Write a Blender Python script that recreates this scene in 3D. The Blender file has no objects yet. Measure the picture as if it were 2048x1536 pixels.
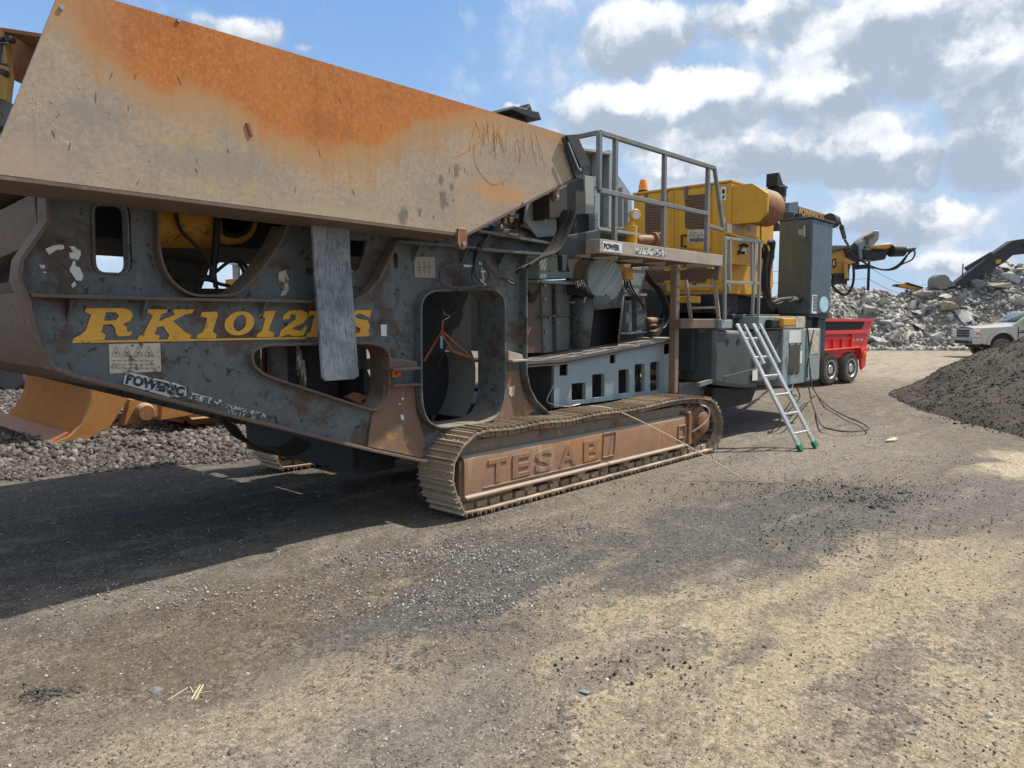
import bpy, bmesh, math, random
import numpy as np
from mathutils import Vector, Matrix
R=math.radians
random.seed(7); rng=np.random.default_rng(7)
S=bpy.context.scene; COL=S.collection
# ------------------------------------------------------------------ camera
F=1500.; PITCH=math.atan(128/F); AZ=math.atan((2400-1024)/math.hypot(F,128)); H=1.6
fw=Vector((math.cos(AZ)*math.cos(PITCH),math.sin(AZ)*math.cos(PITCH),-math.sin(PITCH)))
rt=Vector((math.sin(AZ),-math.cos(AZ),0)); up=rt.cross(fw)
cam=bpy.data.cameras.new('camera'); co=bpy.data.objects.new('camera',cam); COL.objects.link(co)
co.location=(0,0,H); co.rotation_euler=fw.to_track_quat('-Z','Y').to_euler()
cam.sensor_width=36; cam.lens=36*F/2048; cam.clip_start=.05; cam.clip_end=3000
S.camera=co
def ray(x,y): return fw+rt*((x-1024)/F)-up*((y-768)/F)
def PY(x,y,Y): d=ray(x,y); t=Y/d.y; return (d.x*t,d.z*t+H)          # photo point -> (X,Z) on a plane of given Y
def PX(x,y,X): d=ray(x,y); t=X/d.x; return (d.y*t,d.z*t+H)          # -> (Y,Z) on a plane of given X
def PZ(x,y,Z=0): d=ray(x,y); t=(Z-H)/d.z; return (d.x*t,d.y*t)      # -> (X,Y) at a height
def PP(Y,pts): return [PY(a,b,Y) for a,b in pts]
def Q3(x,y,Y): a=PY(x,y,Y); return (a[0],Y,a[1])
def dl(d,l): return (math.cos(AZ)*d+math.sin(AZ)*l, math.sin(AZ)*d-math.cos(AZ)*l)   # depth, lateral -> X,Y
# ------------------------------------------------------------------ light and sky
SUN=Vector((.60,-.27,1.0)).normalized()
sl=bpy.data.lights.new('sun','SUN'); sl.energy=4.6; sl.angle=R(.6); sl.color=(1,.94,.85)
so=bpy.data.objects.new('sun',sl); COL.objects.link(so); so.rotation_euler=SUN.to_track_quat('Z','Y').to_euler()
S.view_settings.view_transform='Standard'; S.view_settings.look='None'; S.view_settings.gamma=1
S.view_settings.use_curve_mapping=False; S.view_settings.exposure=.33
class NT:
    def __init__(s,nt): s.nt=nt; s.n=nt.nodes; s.l=nt.links
    def put(s,sock,v):
        if isinstance(v,bpy.types.NodeSocket): s.l.new(v,sock)
        elif isinstance(v,(tuple,list)) and len(v)==3 and sock.type=='RGBA': sock.default_value=(*v,1)
        else: sock.default_value=v
    def math(s,op,a,b=None,c=None,clamp=False):
        n=s.n.new('ShaderNodeMath'); n.operation=op; n.use_clamp=clamp; s.put(n.inputs[0],a)
        if b is not None: s.put(n.inputs[1],b)
        if c is not None: s.put(n.inputs[2],c)
        return n.outputs[0]
    def vm(s,op,a,b=None,out=0):
        n=s.n.new('ShaderNodeVectorMath'); n.operation=op; s.put(n.inputs[0],a)
        if b is not None: s.put(n.inputs[1],b)
        return n.outputs[out]
    def mapr(s,v,a,b,c=0.,d=1.,smooth=True):
        n=s.n.new('ShaderNodeMapRange'); n.interpolation_type='SMOOTHSTEP' if smooth else 'LINEAR'
        for i,x in enumerate((v,a,b,c,d)): s.put(n.inputs[i],x)
        return n.outputs[0]
    def noise(s,vec,scale,detail=4,rough=.55,dist=0,col=False):
        n=s.n.new('ShaderNodeTexNoise'); s.put(n.inputs['Vector'],vec); n.inputs['Scale'].default_value=scale
        n.inputs['Detail'].default_value=detail; n.inputs['Roughness'].default_value=rough; n.inputs['Distortion'].default_value=dist
        return n.outputs[1 if col else 0]
    def vor(s,vec,scale,out='Distance',rnd=1.,feature='F1'):
        n=s.n.new('ShaderNodeTexVoronoi'); n.feature=feature; s.put(n.inputs['Vector'],vec); n.inputs['Scale'].default_value=scale
        n.inputs['Randomness'].default_value=rnd; return n.outputs[out]
    def mix(s,f,a,b,mode='MIX'):
        n=s.n.new('ShaderNodeMix'); n.data_type='RGBA'; n.blend_type=mode
        s.put(n.inputs[0],f); s.put(n.inputs[6],a); s.put(n.inputs[7],b); return n.outputs[2]
    def mapping(s,v,loc=(0,0,0),rot=(0,0,0),sc=(1,1,1),typ='POINT'):
        n=s.n.new('ShaderNodeMapping'); n.vector_type=typ; s.put(n.inputs[0],v)
        n.inputs[1].default_value=loc; n.inputs[2].default_value=rot; n.inputs[3].default_value=sc; return n.outputs[0]
    def sep(s,v): n=s.n.new('ShaderNodeSeparateXYZ'); s.put(n.inputs[0],v); return n.outputs
    def comb(s,x,y,z):
        n=s.n.new('ShaderNodeCombineXYZ')
        for i,a in enumerate((x,y,z)): s.put(n.inputs[i],a)
        return n.outputs[0]
W=bpy.data.worlds.new('World'); S.world=W; W.use_nodes=True; W.node_tree.nodes.clear(); w=NT(W.node_tree)
sky=w.n.new('ShaderNodeTexSky'); sky.sky_type='NISHITA'; sky.sun_disc=False
sky.sun_elevation=math.asin(SUN.z); sky.sun_rotation=math.atan2(SUN.x,SUN.y); sky.air_density=1.1; sky.dust_density=1.2; sky.ozone_density=2.2
tc=w.n.new('ShaderNodeTexCoord'); gen=tc.outputs['Generated']
# sky direction in angular coordinates: u = azimuth to the right of the yard axis, v = elevation
sx=w.sep(gen)
uu=w.math('ADD',w.math('MULTIPLY',w.math('ARCTAN2',sx[1],sx[0]),-1.),AZ)
vv=w.math('ARCSINE',sx[2])
uv=w.comb(uu,vv,0.)
warp=w.vm('SCALE',w.vm('SUBTRACT',w.noise(uv,5.,6,.6,col=True),(.5,.5,.5)),None); warp.node.inputs[3].default_value=.12
uw=w.vm('ADD',uv,warp)
def uvpx(x,y):
    d=ray(x,y).normalized(); return (AZ-math.atan2(d.y,d.x), math.asin(d.z))
# cumulus heaps: centre pixel, half width, half height, strength
CL=[(1330,225,290,110,1.),(1215,230,120,90,.9),(1420,225,110,95,1.),(1280,70,170,110,.8),(1650,170,170,120,1.),(1680,280,150,90,1.),
    (1980,215,150,110,1.),(1990,300,170,90,.9),(1830,50,420,90,1.),(1500,25,260,70,.8),(1800,425,240,65,.85),(500,75,130,60,.5),(600,115,60,30,.35),
    (1030,215,45,25,.7),(1560,330,420,60,.55),(1900,140,300,80,.7),(2250,200,260,260,1.),(1450,300,330,50,.7),(1760,330,300,60,.6),(1560,455,300,40,.4),(1900,500,300,30,.35),(-500,300,300,140,.7),(0,100,60,30,.2)]
dens=None; shade=None
for (x,y,a,b,s_) in CL:
    c=uvpx(x,y); a2=.90*a/F*math.cos(math.atan((x-1024)/F))**2*1.0; b2=b/F*.84
    q=w.vm('DIVIDE',w.vm('SUBTRACT',uw,(c[0],c[1],0)),(a2,b2,1.))
    d=w.math('MULTIPLY',w.math('SUBTRACT',1.,w.vm('LENGTH',q,out=1),clamp=True),s_)
    v=w.math('MULTIPLY',d,w.sep(q)[1])
    dens=d if dens is None else w.math('SMOOTH_MAX',dens,d,.12)
    shade=v if shade is None else w.math('ADD',shade,v)
wsm=w.vm('SCALE',w.vm('SUBTRACT',w.noise(uv,16.,5,.65,col=True),(.5,.5,.5)),None); wsm.node.inputs[3].default_value=.10
def puff(v):
    vw=w.vm('ADD',v,wsm); return w.math('ADD',w.math('MULTIPLY',w.noise(v,4.5,9,.60,.1),.75),w.math('SUBTRACT',.58,w.math('ADD',w.math('MULTIPLY',w.vor(vw,11.),.38),w.math('MULTIPLY',w.vor(vw,27.),.20))))
n1=puff(uw); n1b=puff(w.vm('ADD',uw,(-.008,.038,0)))
lit=w.math('SUBTRACT',n1,n1b)                       # puffs are bright where they thin out towards the top
right=w.mapr(uu,-.15,.25)
dd=w.math('ADD',w.math('MULTIPLY',dens,1.5),w.math('MULTIPLY',w.math('SUBTRACT',n1,.70),w.mapr(dens,0.,.25,.35,1.)))
alpha=w.mapr(dd,.08,.36)
veil=w.math('MULTIPLY',right,w.mapr(n1,.35,.85,.55,1.))
veil=w.math('MAXIMUM',veil,w.math('MULTIPLY',w.mapr(vv,.20,.0),.8))
veil=w.math('MAXIMUM',veil,w.mapr(vv,.62,1.0,.0,.85))  # extra veil above the view, added to whiten the fill light
veil=w.math('MAXIMUM',veil,w.mapr(w.math('ABSOLUTE',uu),.75,1.3,.0,.7))  # extra veil beside and behind the view, added for the same fill
sh=w.math('ADD',w.math('MULTIPLY',shade,2.3),w.math('ADD',w.math('MULTIPLY',lit,2.3),.40))
bright=w.mapr(sh,.0,1.)
cloudc=w.mix(bright,(4.5,5.4,6.7),(10.3,10.6,11.1))
blue=w.mix(w.mapr(vv,.05,.6),(4.4,7.0,10.6),(1.6,3.9,8.9))
nis=w.mix(.75,sky.outputs[0],blue)
c1=w.mix(w.math('MULTIPLY',veil,.88),nis,w.mix(w.mapr(n1,.5,.95),(5.0,6.4,8.2),(7.6,8.5,9.6)))
c2=w.mix(alpha,c1,cloudc)
c2=w.mix(w.mapr(vv,.70,1.05,0.,.85),c2,(8.6,8.3,7.9))       # unseen overhead cloud, added to whiten and warm the shadow fill
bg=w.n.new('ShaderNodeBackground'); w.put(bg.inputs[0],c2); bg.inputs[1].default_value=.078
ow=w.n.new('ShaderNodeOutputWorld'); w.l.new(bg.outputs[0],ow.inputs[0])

# ------------------------------------------------------------------ mesh helpers
class MB:
    def __init__(s): s.v=[]; s.f=[]
    def add(s,vs,fs): o=len(s.v); s.v+= [tuple(v) for v in vs]; s.f+=[tuple(i+o for i in f) for f in fs]; return s
    def box(s,x0,x1,y0,y1,z0,z1):
        x0,x1=sorted((x0,x1)); y0,y1=sorted((y0,y1)); z0,z1=sorted((z0,z1))
        return s.add([(x0,y0,z0),(x1,y0,z0),(x1,y1,z0),(x0,y1,z0),(x0,y0,z1),(x1,y0,z1),(x1,y1,z1),(x0,y1,z1)],
              [(3,2,1,0),(4,5,6,7),(0,1,5,4),(1,2,6,5),(2,3,7,6),(3,0,4,7)])
    def prism(s,poly,y0,y1,ax='y'):
        n=len(poly)
        f=(lambda p,y:(p[0],y,p[1])) if ax=='y' else ((lambda p,y:(y,p[0],p[1])) if ax=='x' else (lambda p,y:(p[0],p[1],y)))
        vs=[f(p,y0) for p in poly]+[f(p,y1) for p in poly]
        ar=sum(poly[i][0]*poly[(i+1)%n][1]-poly[(i+1)%n][0]*poly[i][1] for i in range(n))
        sgn=ar*(y1-y0)*(1 if ax!='y' else -1)
        a=tuple(range(n)); b=tuple(range(n,2*n))
        fs=[tuple(reversed(a)),b]+[(i,(i+1)%n,(i+1)%n+n,i+n) for i in range(n)]
        if sgn<0: fs=[tuple(reversed(q)) for q in fs]
        return s.add(vs,fs)
    def ribbon(s,path,y0,y1,t,ax='y',closed=False):   # plate of thickness t following a path in (x,z), between y0 and y1
        P=[Vector(p) for p in path]; n=len(P); nr=[]
        for i in range(n):
            a=P[(i-1)%n] if (closed or i>0) else P[i]; b=P[(i+1)%n] if (closed or i<n-1) else P[i]
            d=(b-a); d=d.normalized() if d.length>1e-9 else Vector((1,0)); nr.append(Vector((-d.y,d.x)))
        f=(lambda p,y:(p[0],y,p[1])) if ax=='y' else (lambda p,y:(y,p[0],p[1]))
        vs=[]
        for i in range(n):
            o=P[i]+nr[i]*t/2; q=P[i]-nr[i]*t/2
            vs+=[f(o,y0),f(o,y1),f(q,y1),f(q,y0)]
        fs=[]; m=n if closed else n-1
        for i in range(m):
            a=4*i; b=4*((i+1)%n)
            for k in range(4): fs.append((a+k,a+(k+1)%4,b+(k+1)%4,b+k))
        if not closed: fs+=[(3,2,1,0),(4*n-4,4*n-3,4*n-2,4*n-1)]
        return s.add(vs,fs)
    def tube(s,pts,r,seg=8,cap=True):
        P=[Vector(p) for p in pts]; n=len(P); rs=r if isinstance(r,(list,tuple)) else [r]*n
        vs=[]; u=None
        for i in range(n):
            d=(P[min(i+1,n-1)]-P[max(i-1,0)]).normalized()
            if u is None: u=d.orthogonal().normalized()
            else: u=(u-d*u.dot(d)); u=u.normalized() if u.length>1e-6 else d.orthogonal().normalized()
            v=d.cross(u)
            for k in range(seg):
                a=2*math.pi*k/seg; vs.append(P[i]+(u*math.cos(a)+v*math.sin(a))*rs[i])
        fs=[(i*seg+k,i*seg+(k+1)%seg,(i+1)*seg+(k+1)%seg,(i+1)*seg+k) for i in range(n-1) for k in range(seg)]
        if cap: fs+=[tuple(reversed(range(seg))),tuple(range((n-1)*seg,n*seg))]
        return s.add(vs,fs)
    def cyl(s,p0,p1,r,seg=20,r1=None): return s.tube([p0,p1],[r,r1 if r1 is not None else r],seg)
    def bar(s,p0,p1,w,h=None,upv=(0,0,1)):
        h=h or w; a=Vector(p0); b=Vector(p1); d=(b-a).normalized(); u=Vector(upv)
        if abs(d.dot(u))>.98: u=Vector((0,1,0)) if abs(d.y)<.9 else Vector((1,0,0))
        sd=d.cross(u).normalized(); u=sd.cross(d)
        vs=[p+sd*i*w/2+u*j*h/2 for p in (a,b) for i,j in ((-1,-1),(1,-1),(1,1),(-1,1))]
        return s.add(vs,[(0,1,2,3),(7,6,5,4),(0,4,5,1),(1,5,6,2),(2,6,7,3),(3,7,4,0)])
    def lathe(s,c,ax,prof,seg=28):     # prof: (distance along axis, radius)
        ax=Vector(ax).normalized(); u=ax.orthogonal().normalized(); v=ax.cross(u); c=Vector(c); vs=[]
        for (d,r) in prof:
            for k in range(seg):
                a=2*math.pi*k/seg; vs.append(c+ax*d+(u*math.cos(a)+v*math.sin(a))*r)
        n=len(prof)
        fs=[(i*seg+k,i*seg+(k+1)%seg,(i+1)*seg+(k+1)%seg,(i+1)*seg+k) for i in range(n-1) for k in range(seg)]
        fs+=[tuple(reversed(range(seg))),tuple(range((n-1)*seg,n*seg))]
        return s.add(vs,fs)
    def build(s,name,m,parent=None,bevel=0,smooth=True,**kw):
        me=bpy.data.meshes.new(name); me.from_pydata(s.v,[],s.f); me.update()
        bm=bmesh.new(); bm.from_mesh(me); bmesh.ops.recalc_face_normals(bm,faces=bm.faces); bm.to_mesh(me); bm.free()
        return link(name,me,m,parent,bevel,smooth,**kw)
def link(name,me,m,parent=None,bevel=0,smooth=True,label=None,cat=None,group=None,kind=None):
    me.name=name
    if m is not None: me.materials.clear(); me.materials.append(m)
    if smooth:
        me.polygons.foreach_set('use_smooth',[True]*len(me.polygons)); me.set_sharp_from_angle(angle=R(32))
    o=bpy.data.objects.new(name,me); COL.objects.link(o)
    if parent is not None: adopt(o,parent)
    if bevel:
        b=o.modifiers.new('bevel','BEVEL'); b.width=bevel; b.segments=2; b.limit_method='ANGLE'; b.angle_limit=R(40); b.harden_normals=False
    tag(o,label,cat,group,kind); return o
def root_loc(o):
    v=Vector(o.location)
    return v
WORLD={}
def adopt(o,parent):
    o.parent=parent; o.matrix_parent_inverse=Matrix.Translation(-WORLD.get(parent.name,Vector((0,0,0)))) if parent.name in WORLD else Matrix.Identity(4)
def tag(o,label=None,cat=None,group=None,kind=None):
    for k,v in (('label',label),('category',cat),('group',group),('kind',kind)):
        if v: o[k]=v
    return o
def thing(name,loc,label,cat,group=None):
    o=bpy.data.objects.new(name,None); COL.objects.link(o); o.location=loc; o.empty_display_size=.3
    WORLD[o.name]=Vector(loc); return tag(o,label,cat,group)
def curve_mesh(splines,thick,bev=0.):     # flat plate with holes from closed outlines in (x,y)
    cu=bpy.data.curves.new('c','CURVE'); cu.dimensions='2D'; cu.fill_mode='BOTH'; cu.extrude=thick/2; cu.bevel_depth=bev
    for sp in splines:
        q=cu.splines.new('POLY'); q.points.add(len(sp)-1); q.use_cyclic_u=True
        for p,(x,y) in zip(q.points,sp): p.co=(x,y,0,1)
    ob=bpy.data.objects.new('c',cu); COL.objects.link(ob); dg=bpy.context.evaluated_depsgraph_get(); dg.update()
    me=bpy.data.meshes.new_from_object(ob.evaluated_get(dg)); bpy.data.objects.remove(ob); bpy.data.curves.remove(cu); return me
def plate(name,splines,Y,thick,m,parent=None,ax='y',**kw):
    me=curve_mesh(splines,thick)
    M=Matrix(((1,0,0,0),(0,0,1,Y),(0,1,0,0),(0,0,0,1))) if ax=='y' else Matrix(((0,0,1,Y),(1,0,0,0),(0,1,0,0),(0,0,0,1)))
    me.transform(M); 
    if M.determinant()<0: me.flip_normals()
    return link(name,me,m,parent,**kw)
def smooth_path(pts,n=6,closed=False):
    P=[Vector(p) for p in pts]; out=[]; N=len(P); m=N if closed else N-1
    for i in range(m):
        g=(lambda k:P[k%N]) if closed else (lambda k:P[max(0,min(N-1,k))])
        a,b,c,d=g(i-1),g(i),g(i+1),g(i+2)
        for k in range(n):
            t=k/n; out.append(.5*((2*b)+(c-a)*t+(2*a-5*b+4*c-d)*t*t+(3*b-a-3*c+d)*t**3))
    if not closed: out.append(P[-1])
    return [tuple(p) for p in out]
def rnd_poly(pts,r=8,n=4):       # round the corners of a polygon given in photo points
    out=[]; N=len(pts)
    for i in range(N):
        p=Vector(pts[i]); a=Vector(pts[i-1]); b=Vector(pts[(i+1)%N])
        ra=min(r,(a-p).length*.45); rb=min(r,(b-p).length*.45)
        s=p+(a-p).normalized()*ra; e=p+(b-p).normalized()*rb
        for k in range(n+1):
            t=k/n; out.append(tuple(s*(1-t)**2+p*2*t*(1-t)+e*t*t))
    return out
FONT=bpy.data.fonts[0] if bpy.data.fonts else None
def text_mesh(body,size,ext=.002,shear=0.,bold=.0,xs=1.):
    cu=bpy.data.curves.new('t','FONT'); cu.body=body; cu.size=size; cu.extrude=ext; cu.shear=shear; cu.offset=bold; cu.resolution_u=3
    ob=bpy.data.objects.new('t',cu); COL.objects.link(ob); dg=bpy.context.evaluated_depsgraph_get(); dg.update()
    me=bpy.data.meshes.new_from_object(ob.evaluated_get(dg)); bpy.data.objects.remove(ob); bpy.data.curves.remove(cu)
    me.transform(Matrix.Diagonal((xs,1,1,1))); return me
def text_on(name,body,p,size,m,parent,rot=(R(90),0,0),**k):
    me=text_mesh(body,size,**k); me.transform(Matrix.Translation(p)@__import__('mathutils').Euler(rot).to_matrix().to_4x4())
    return link(name,me,m,parent,smooth=False)
# ------------------------------------------------------------------ materials
def new_mat(name):
    m=bpy.data.materials.new(name); m.use_nodes=True; t=NT(m.node_tree); b=m.node_tree.nodes['Principled BSDF']
    t.tc=t.n.new('ShaderNodeTexCoord').outputs['Object']; return m,t,b
def paint(name,base,dark=None,rust=None,ra=.3,rs=2.5,speck=None,sa=.0,ss=30,streak=None,ka=0.,dust=None,da=0.,rough=.55,metal=0.,bump=.15,bs=60,var=.35,spec=.4):
    m,t,b=new_mat(name); v=t.tc
    dark=dark or tuple(c*.55 for c in base)
    big=t.noise(v,1.7,6,.6); fine=t.noise(v,24,6,.65)
    c=t.mix(t.mapr(t.math('ADD',t.math('MULTIPLY',big,.6),t.math('MULTIPLY',fine,.4)),.35,.68),t.mix(var,base,dark),base)
    c=t.mix(t.mapr(t.noise(v,5,7,.75,.5),.48,.70,0,min(1,var*1.5)),c,dark); c=t.mix(t.mapr(t.noise(t.vm('ADD',v,(3,5,7)),38,6,.8),.5,.66,0,var*.8),c,tuple(min(1,x*1.35+.02) for x in base))
    if streak:
        sv=t.mapping(v,sc=(9,9,.9)); c=t.mix(t.mapr(t.noise(sv,1.4,6,.6),.62-.25*ka,.82-.25*ka,0,min(1,.35+ka)),c,streak)
    if rust:
        n=t.noise(v,rs,8,.68,.3); e=.70-.38*ra
        r2=t.mix(t.noise(v,18,5,.7),tuple(x*.45 for x in rust),tuple(min(1,x*1.3) for x in rust))
        c=t.mix(t.mapr(n,e,e+.09),c,r2)
    if speck:
        n=t.noise(v,ss,6,.75); e=.70-.25*sa; c=t.mix(t.mapr(n,e,e+.05),c,speck)
    if dust:
        g=t.n.new('ShaderNodeNewGeometry'); nz=t.sep(g.outputs['Normal'])[2]
        f=t.math('MULTIPLY',t.mapr(t.math('ADD',nz,t.math('MULTIPLY',t.math('SUBTRACT',t.noise(v,7,6,.7),.5),.9)),.15,.85),da,clamp=True)
        c=t.mix(f,c,dust)
    t.put(b.inputs['Base Color'],c); b.inputs['Metallic'].default_value=metal
    t.put(b.inputs['Roughness'],t.mapr(fine,.3,.7,max(.05,rough-.12),min(1,rough+.15)))
    b.inputs['Specular IOR Level'].default_value=spec
    bp=t.n.new('ShaderNodeBump'); bp.inputs['Strength'].default_value=bump; bp.inputs['Distance'].default_value=.01
    t.put(bp.inputs['Height'],t.math('ADD',t.noise(v,bs,5,.6),t.math('MULTIPLY',t.noise(v,6,3,.5),1.5))); t.put(b.inputs['Normal'],bp.outputs[0])
    return m
RUST=(.22,.085,.035); DUST=(.36,.29,.2)
G1=paint('grey_paint',(.135,.152,.15),(.062,.066,.062),rust=(.105,.072,.055),ra=.50,rs=2.4,speck=(.04,.028,.02),sa=.52,ss=13,streak=(.25,.23,.19),ka=.15,dust=DUST,da=.6,rough=.5,bump=.2)
G2=paint('pale_grey_paint',(.29,.34,.345),(.17,.20,.20),rust=(.30,.19,.10),ra=.22,rs=2.6,speck=(.12,.06,.03),sa=.15,ss=26,streak=(.42,.36,.26),ka=.15,dust=DUST,da=.7,rough=.5)
G3=paint('dark_grey_paint',(.045,.052,.056),(.022,.025,.026),dust=DUST,da=.5,rough=.5,streak=(.10,.09,.075),ka=.1,speck=(.12,.11,.09),sa=.1,ss=14)
GT=paint('tank_grey_paint',(.082,.116,.128),(.045,.068,.066),streak=(.16,.18,.165),ka=.25,dust=DUST,da=.4,rough=.42,bump=.06)
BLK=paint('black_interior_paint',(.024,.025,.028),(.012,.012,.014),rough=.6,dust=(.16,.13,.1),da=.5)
YEL=paint('yellow_enamel',(.66,.335,.02),(.46,.22,.02),rust=(.22,.09,.03),ra=.10,rs=5,speck=(.16,.08,.03),sa=.14,ss=30,streak=(.34,.19,.05),ka=.35,dust=DUST,da=.4,rough=.4,bump=.05,var=.25)
YEL2=paint('worn_yellow_paint',(.55,.27,.03),(.3,.13,.03),rust=(.1,.05,.03),ra=.3,rs=4,speck=(.03,.02,.015),sa=.35,ss=24,rough=.5)
LET=paint('yellow_letter_paint',(.80,.42,.05),(.62,.30,.03),rust=(.07,.07,.065),ra=.22,rs=9,speck=(.05,.045,.04),sa=.34,ss=26,rough=.5,bump=.08)
RUS=paint('rusty_steel',(.27,.125,.06),(.13,.06,.035),rust=(.36,.16,.06),ra=.45,rs=3,speck=(.38,.28,.19),sa=.3,ss=18,streak=(.40,.27,.17),ka=.3,dust=DUST,da=.8,rough=.75,bump=.25,spec=.25)
BRN=paint('brown_dusty_steel',(.17,.12,.09),(.10,.07,.055),rust=(.2,.12,.075),ra=.35,rs=3,streak=(.3,.24,.18),ka=.2,dust=DUST,da=.7,rough=.7,bump=.2,spec=.3)
TRK=paint('track_steel',(.31,.235,.165),(.19,.135,.09),rust=(.27,.15,.08),ra=.35,rs=4,speck=(.52,.44,.33),sa=.4,ss=16,dust=(.50,.41,.29),da=.7,rough=.75,bump=.35,bs=40,spec=.3)
_t=NT(TRK.node_tree); _b=TRK.node_tree.nodes['Principled BSDF']; _c=_b.inputs['Base Color'].links[0].from_socket; _o=_t.n.new('ShaderNodeObjectInfo').outputs['Random']; _k=_t.mapr(_o,0,1,.68,1.22,False); _t.put(_b.inputs['Base Color'],_t.vm('MULTIPLY',_c,_t.comb(_k,_k,_k)))
RAIL=paint('rail_steel',(.20,.20,.185),(.12,.11,.10),rust=(.2,.12,.07),ra=.25,rs=5,rough=.5,bump=.08,dust=DUST,da=.3)
DUSTY=paint('dusty_beam',(.42,.36,.29),(.28,.22,.17),rust=(.3,.2,.13),ra=.25,rs=3,rough=.7,streak=(.25,.19,.14),ka=.2)
RUB=paint('black_rubber',(.018,.018,.018),(.01,.01,.01),rough=.6,dust=(.14,.12,.1),da=.5,bump=.1,streak=(.07,.065,.06),ka=.1)
BELT=paint('worn_belt_rubber',(.25,.24,.215),(.15,.142,.13),rough=.5,streak=(.24,.21,.16),ka=.12,bump=.08)
CHR=paint('bare_steel',(.45,.44,.42),(.3,.29,.27),rough=.3,metal=.8,bump=.03)
LBL=paint('label_paper',(.58,.52,.40),(.42,.36,.27),rust=(.16,.11,.08),ra=.42,rs=9,speck=(.10,.07,.05),sa=.55,ss=22,rough=.6,bump=.03)
WHT=paint('white_decal',(.72,.72,.69),(.6,.6,.56),speck=(.12,.13,.13),sa=.32,ss=30,rough=.5,bump=.02)
BLUE=paint('pale_blue_sticker',(.42,.68,.78),(.35,.6,.7),rough=.5,bump=.02)
ALU=paint('aluminium',(.62,.62,.60),(.5,.5,.48),rough=.35,metal=.75,bump=.03)
GRN=paint('green_plastic',(.01,.16,.07),(.008,.1,.05),rough=.5)
RED=paint('red_enamel',(.80,.055,.045),(.60,.035,.03),rough=.35,bump=.04,dust=DUST,da=.25,var=.2)
MESHM,tm,bm_=new_mat('rusty_mesh_grille')
vv_=tm.vm('MULTIPLY',tm.tc,(0,1,1)); vo=tm.vor(tm.mapping(vv_,sc=(1,26,26)),1.,rnd=.15)
tm.put(bm_.inputs['Base Color'],tm.mix(tm.mapr(vo,.25,.42),(.02,.014,.01),(.17,.085,.04))); bm_.inputs['Roughness'].default_value=.7
INK=paint('black_ink',(.015,.015,.015),(.01,.01,.01),rough=.6,bump=0)
ORS=paint('orange_strap_webbing',(.40,.14,.07),(.35,.1,.04),rough=.8)
STRAW=paint('dry_straw',(.55,.47,.32),(.4,.33,.2),rough=.8)
GLS,tg,bg_=new_mat('dark_window_glass'); bg_.inputs['Base Color'].default_value=(.05,.07,.085,1); bg_.inputs['Roughness'].default_value=.06; bg_.inputs['Specular IOR Level'].default_value=.9
AMB,tg,bg_=new_mat('amber_lens'); bg_.inputs['Base Color'].default_value=(.85,.28,.01,1); bg_.inputs['Roughness'].default_value=.2
# grey rubber slab with scratches
FLAP,t,b=new_mat('scuffed_slab_rubber'); v=t.tc
a1=t.mapping(v,rot=(0,R(25),0),sc=(60,1,7)); a2=t.mapping(v,rot=(0,R(-12),0),sc=(70,1,9)); 
sc=t.math('MAXIMUM',t.mapr(t.noise(a1,1,3,.6),.60,.68),t.mapr(t.noise(a2,1,4,.6),.56,.66))
c=t.mix(t.mapr(t.noise(v,4,7,.7),.3,.7),(.11,.125,.135),(.36,.375,.385)); c=t.mix(t.math('MULTIPLY',sc,.7),c,(.035,.04,.045))
c=t.mix(t.mapr(t.noise(t.mapping(v,sc=(34,1,9)),1.3,7,.8),.5,.7,0,.6),c,(.40,.42,.42))
t.put(b.inputs['Base Color'],c); b.inputs['Roughness'].default_value=.45
# hopper side sheet: bright rust along the top, polished tan steel below
SHT,t,b=new_mat('rust_washed_sheet'); v=t.tc; s3=t.sep(v)
bd=[(120,15),(156,47),(188,94),(228,122),(291,168),(369,172),(437,194),(487,228),(531,256),(587,281),(640,294),(725,296),(775,278),(825,256),(881,237),(959,222),(1000,222),(1128,262)]
fc=t.n.new('ShaderNodeFloatCurve'); cv=fc.mapping.curves[0]
P4=[PY(x,y,4.1) for x,y in bd]; X0,X1=.8,5.4
pts=[((x-X0)/(X1-X0),(z-2.2)/1.1) for x,z in P4]
cv.points[0].location=(0,1.0); cv.points[1].location=(1,.9)
for p in pts: cv.points.new(min(.999,p[0]),min(1,p[1]))
fc.mapping.update()
t.put(fc.inputs[1],t.mapr(s3[0],X0,X1,smooth=False))
zb=t.math('ADD',t.math('MULTIPLY',fc.outputs[0],1.1),2.2)
rag=t.math('MULTIPLY',t.math('SUBTRACT',t.noise(v,4,9,.74),.5),.30)
hair=t.noise(t.mapping(v,rot=(0,R(22),0),sc=(3.2,1,1)),34,6,.75,1.2)
dz=t.math('ADD',t.math('SUBTRACT',s3[2],zb),t.math('ADD',rag,t.math('MULTIPLY',t.math('SUBTRACT',hair,.5),.26)))
n5=t.noise(v,2.2,6,.6); n6=t.noise(v,9,6,.65); n7=t.noise(v,60,4,.7)
tan=t.mix(t.mapr(n5,.35,.65),(.40,.295,.195),(.325,.262,.198))
tan=t.mix(t.mapr(t.noise(t.vm('ADD',v,(7,0,3)),2.6,5,.6),.48,.68,0,.8),tan,(.43,.295,.15))
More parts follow.
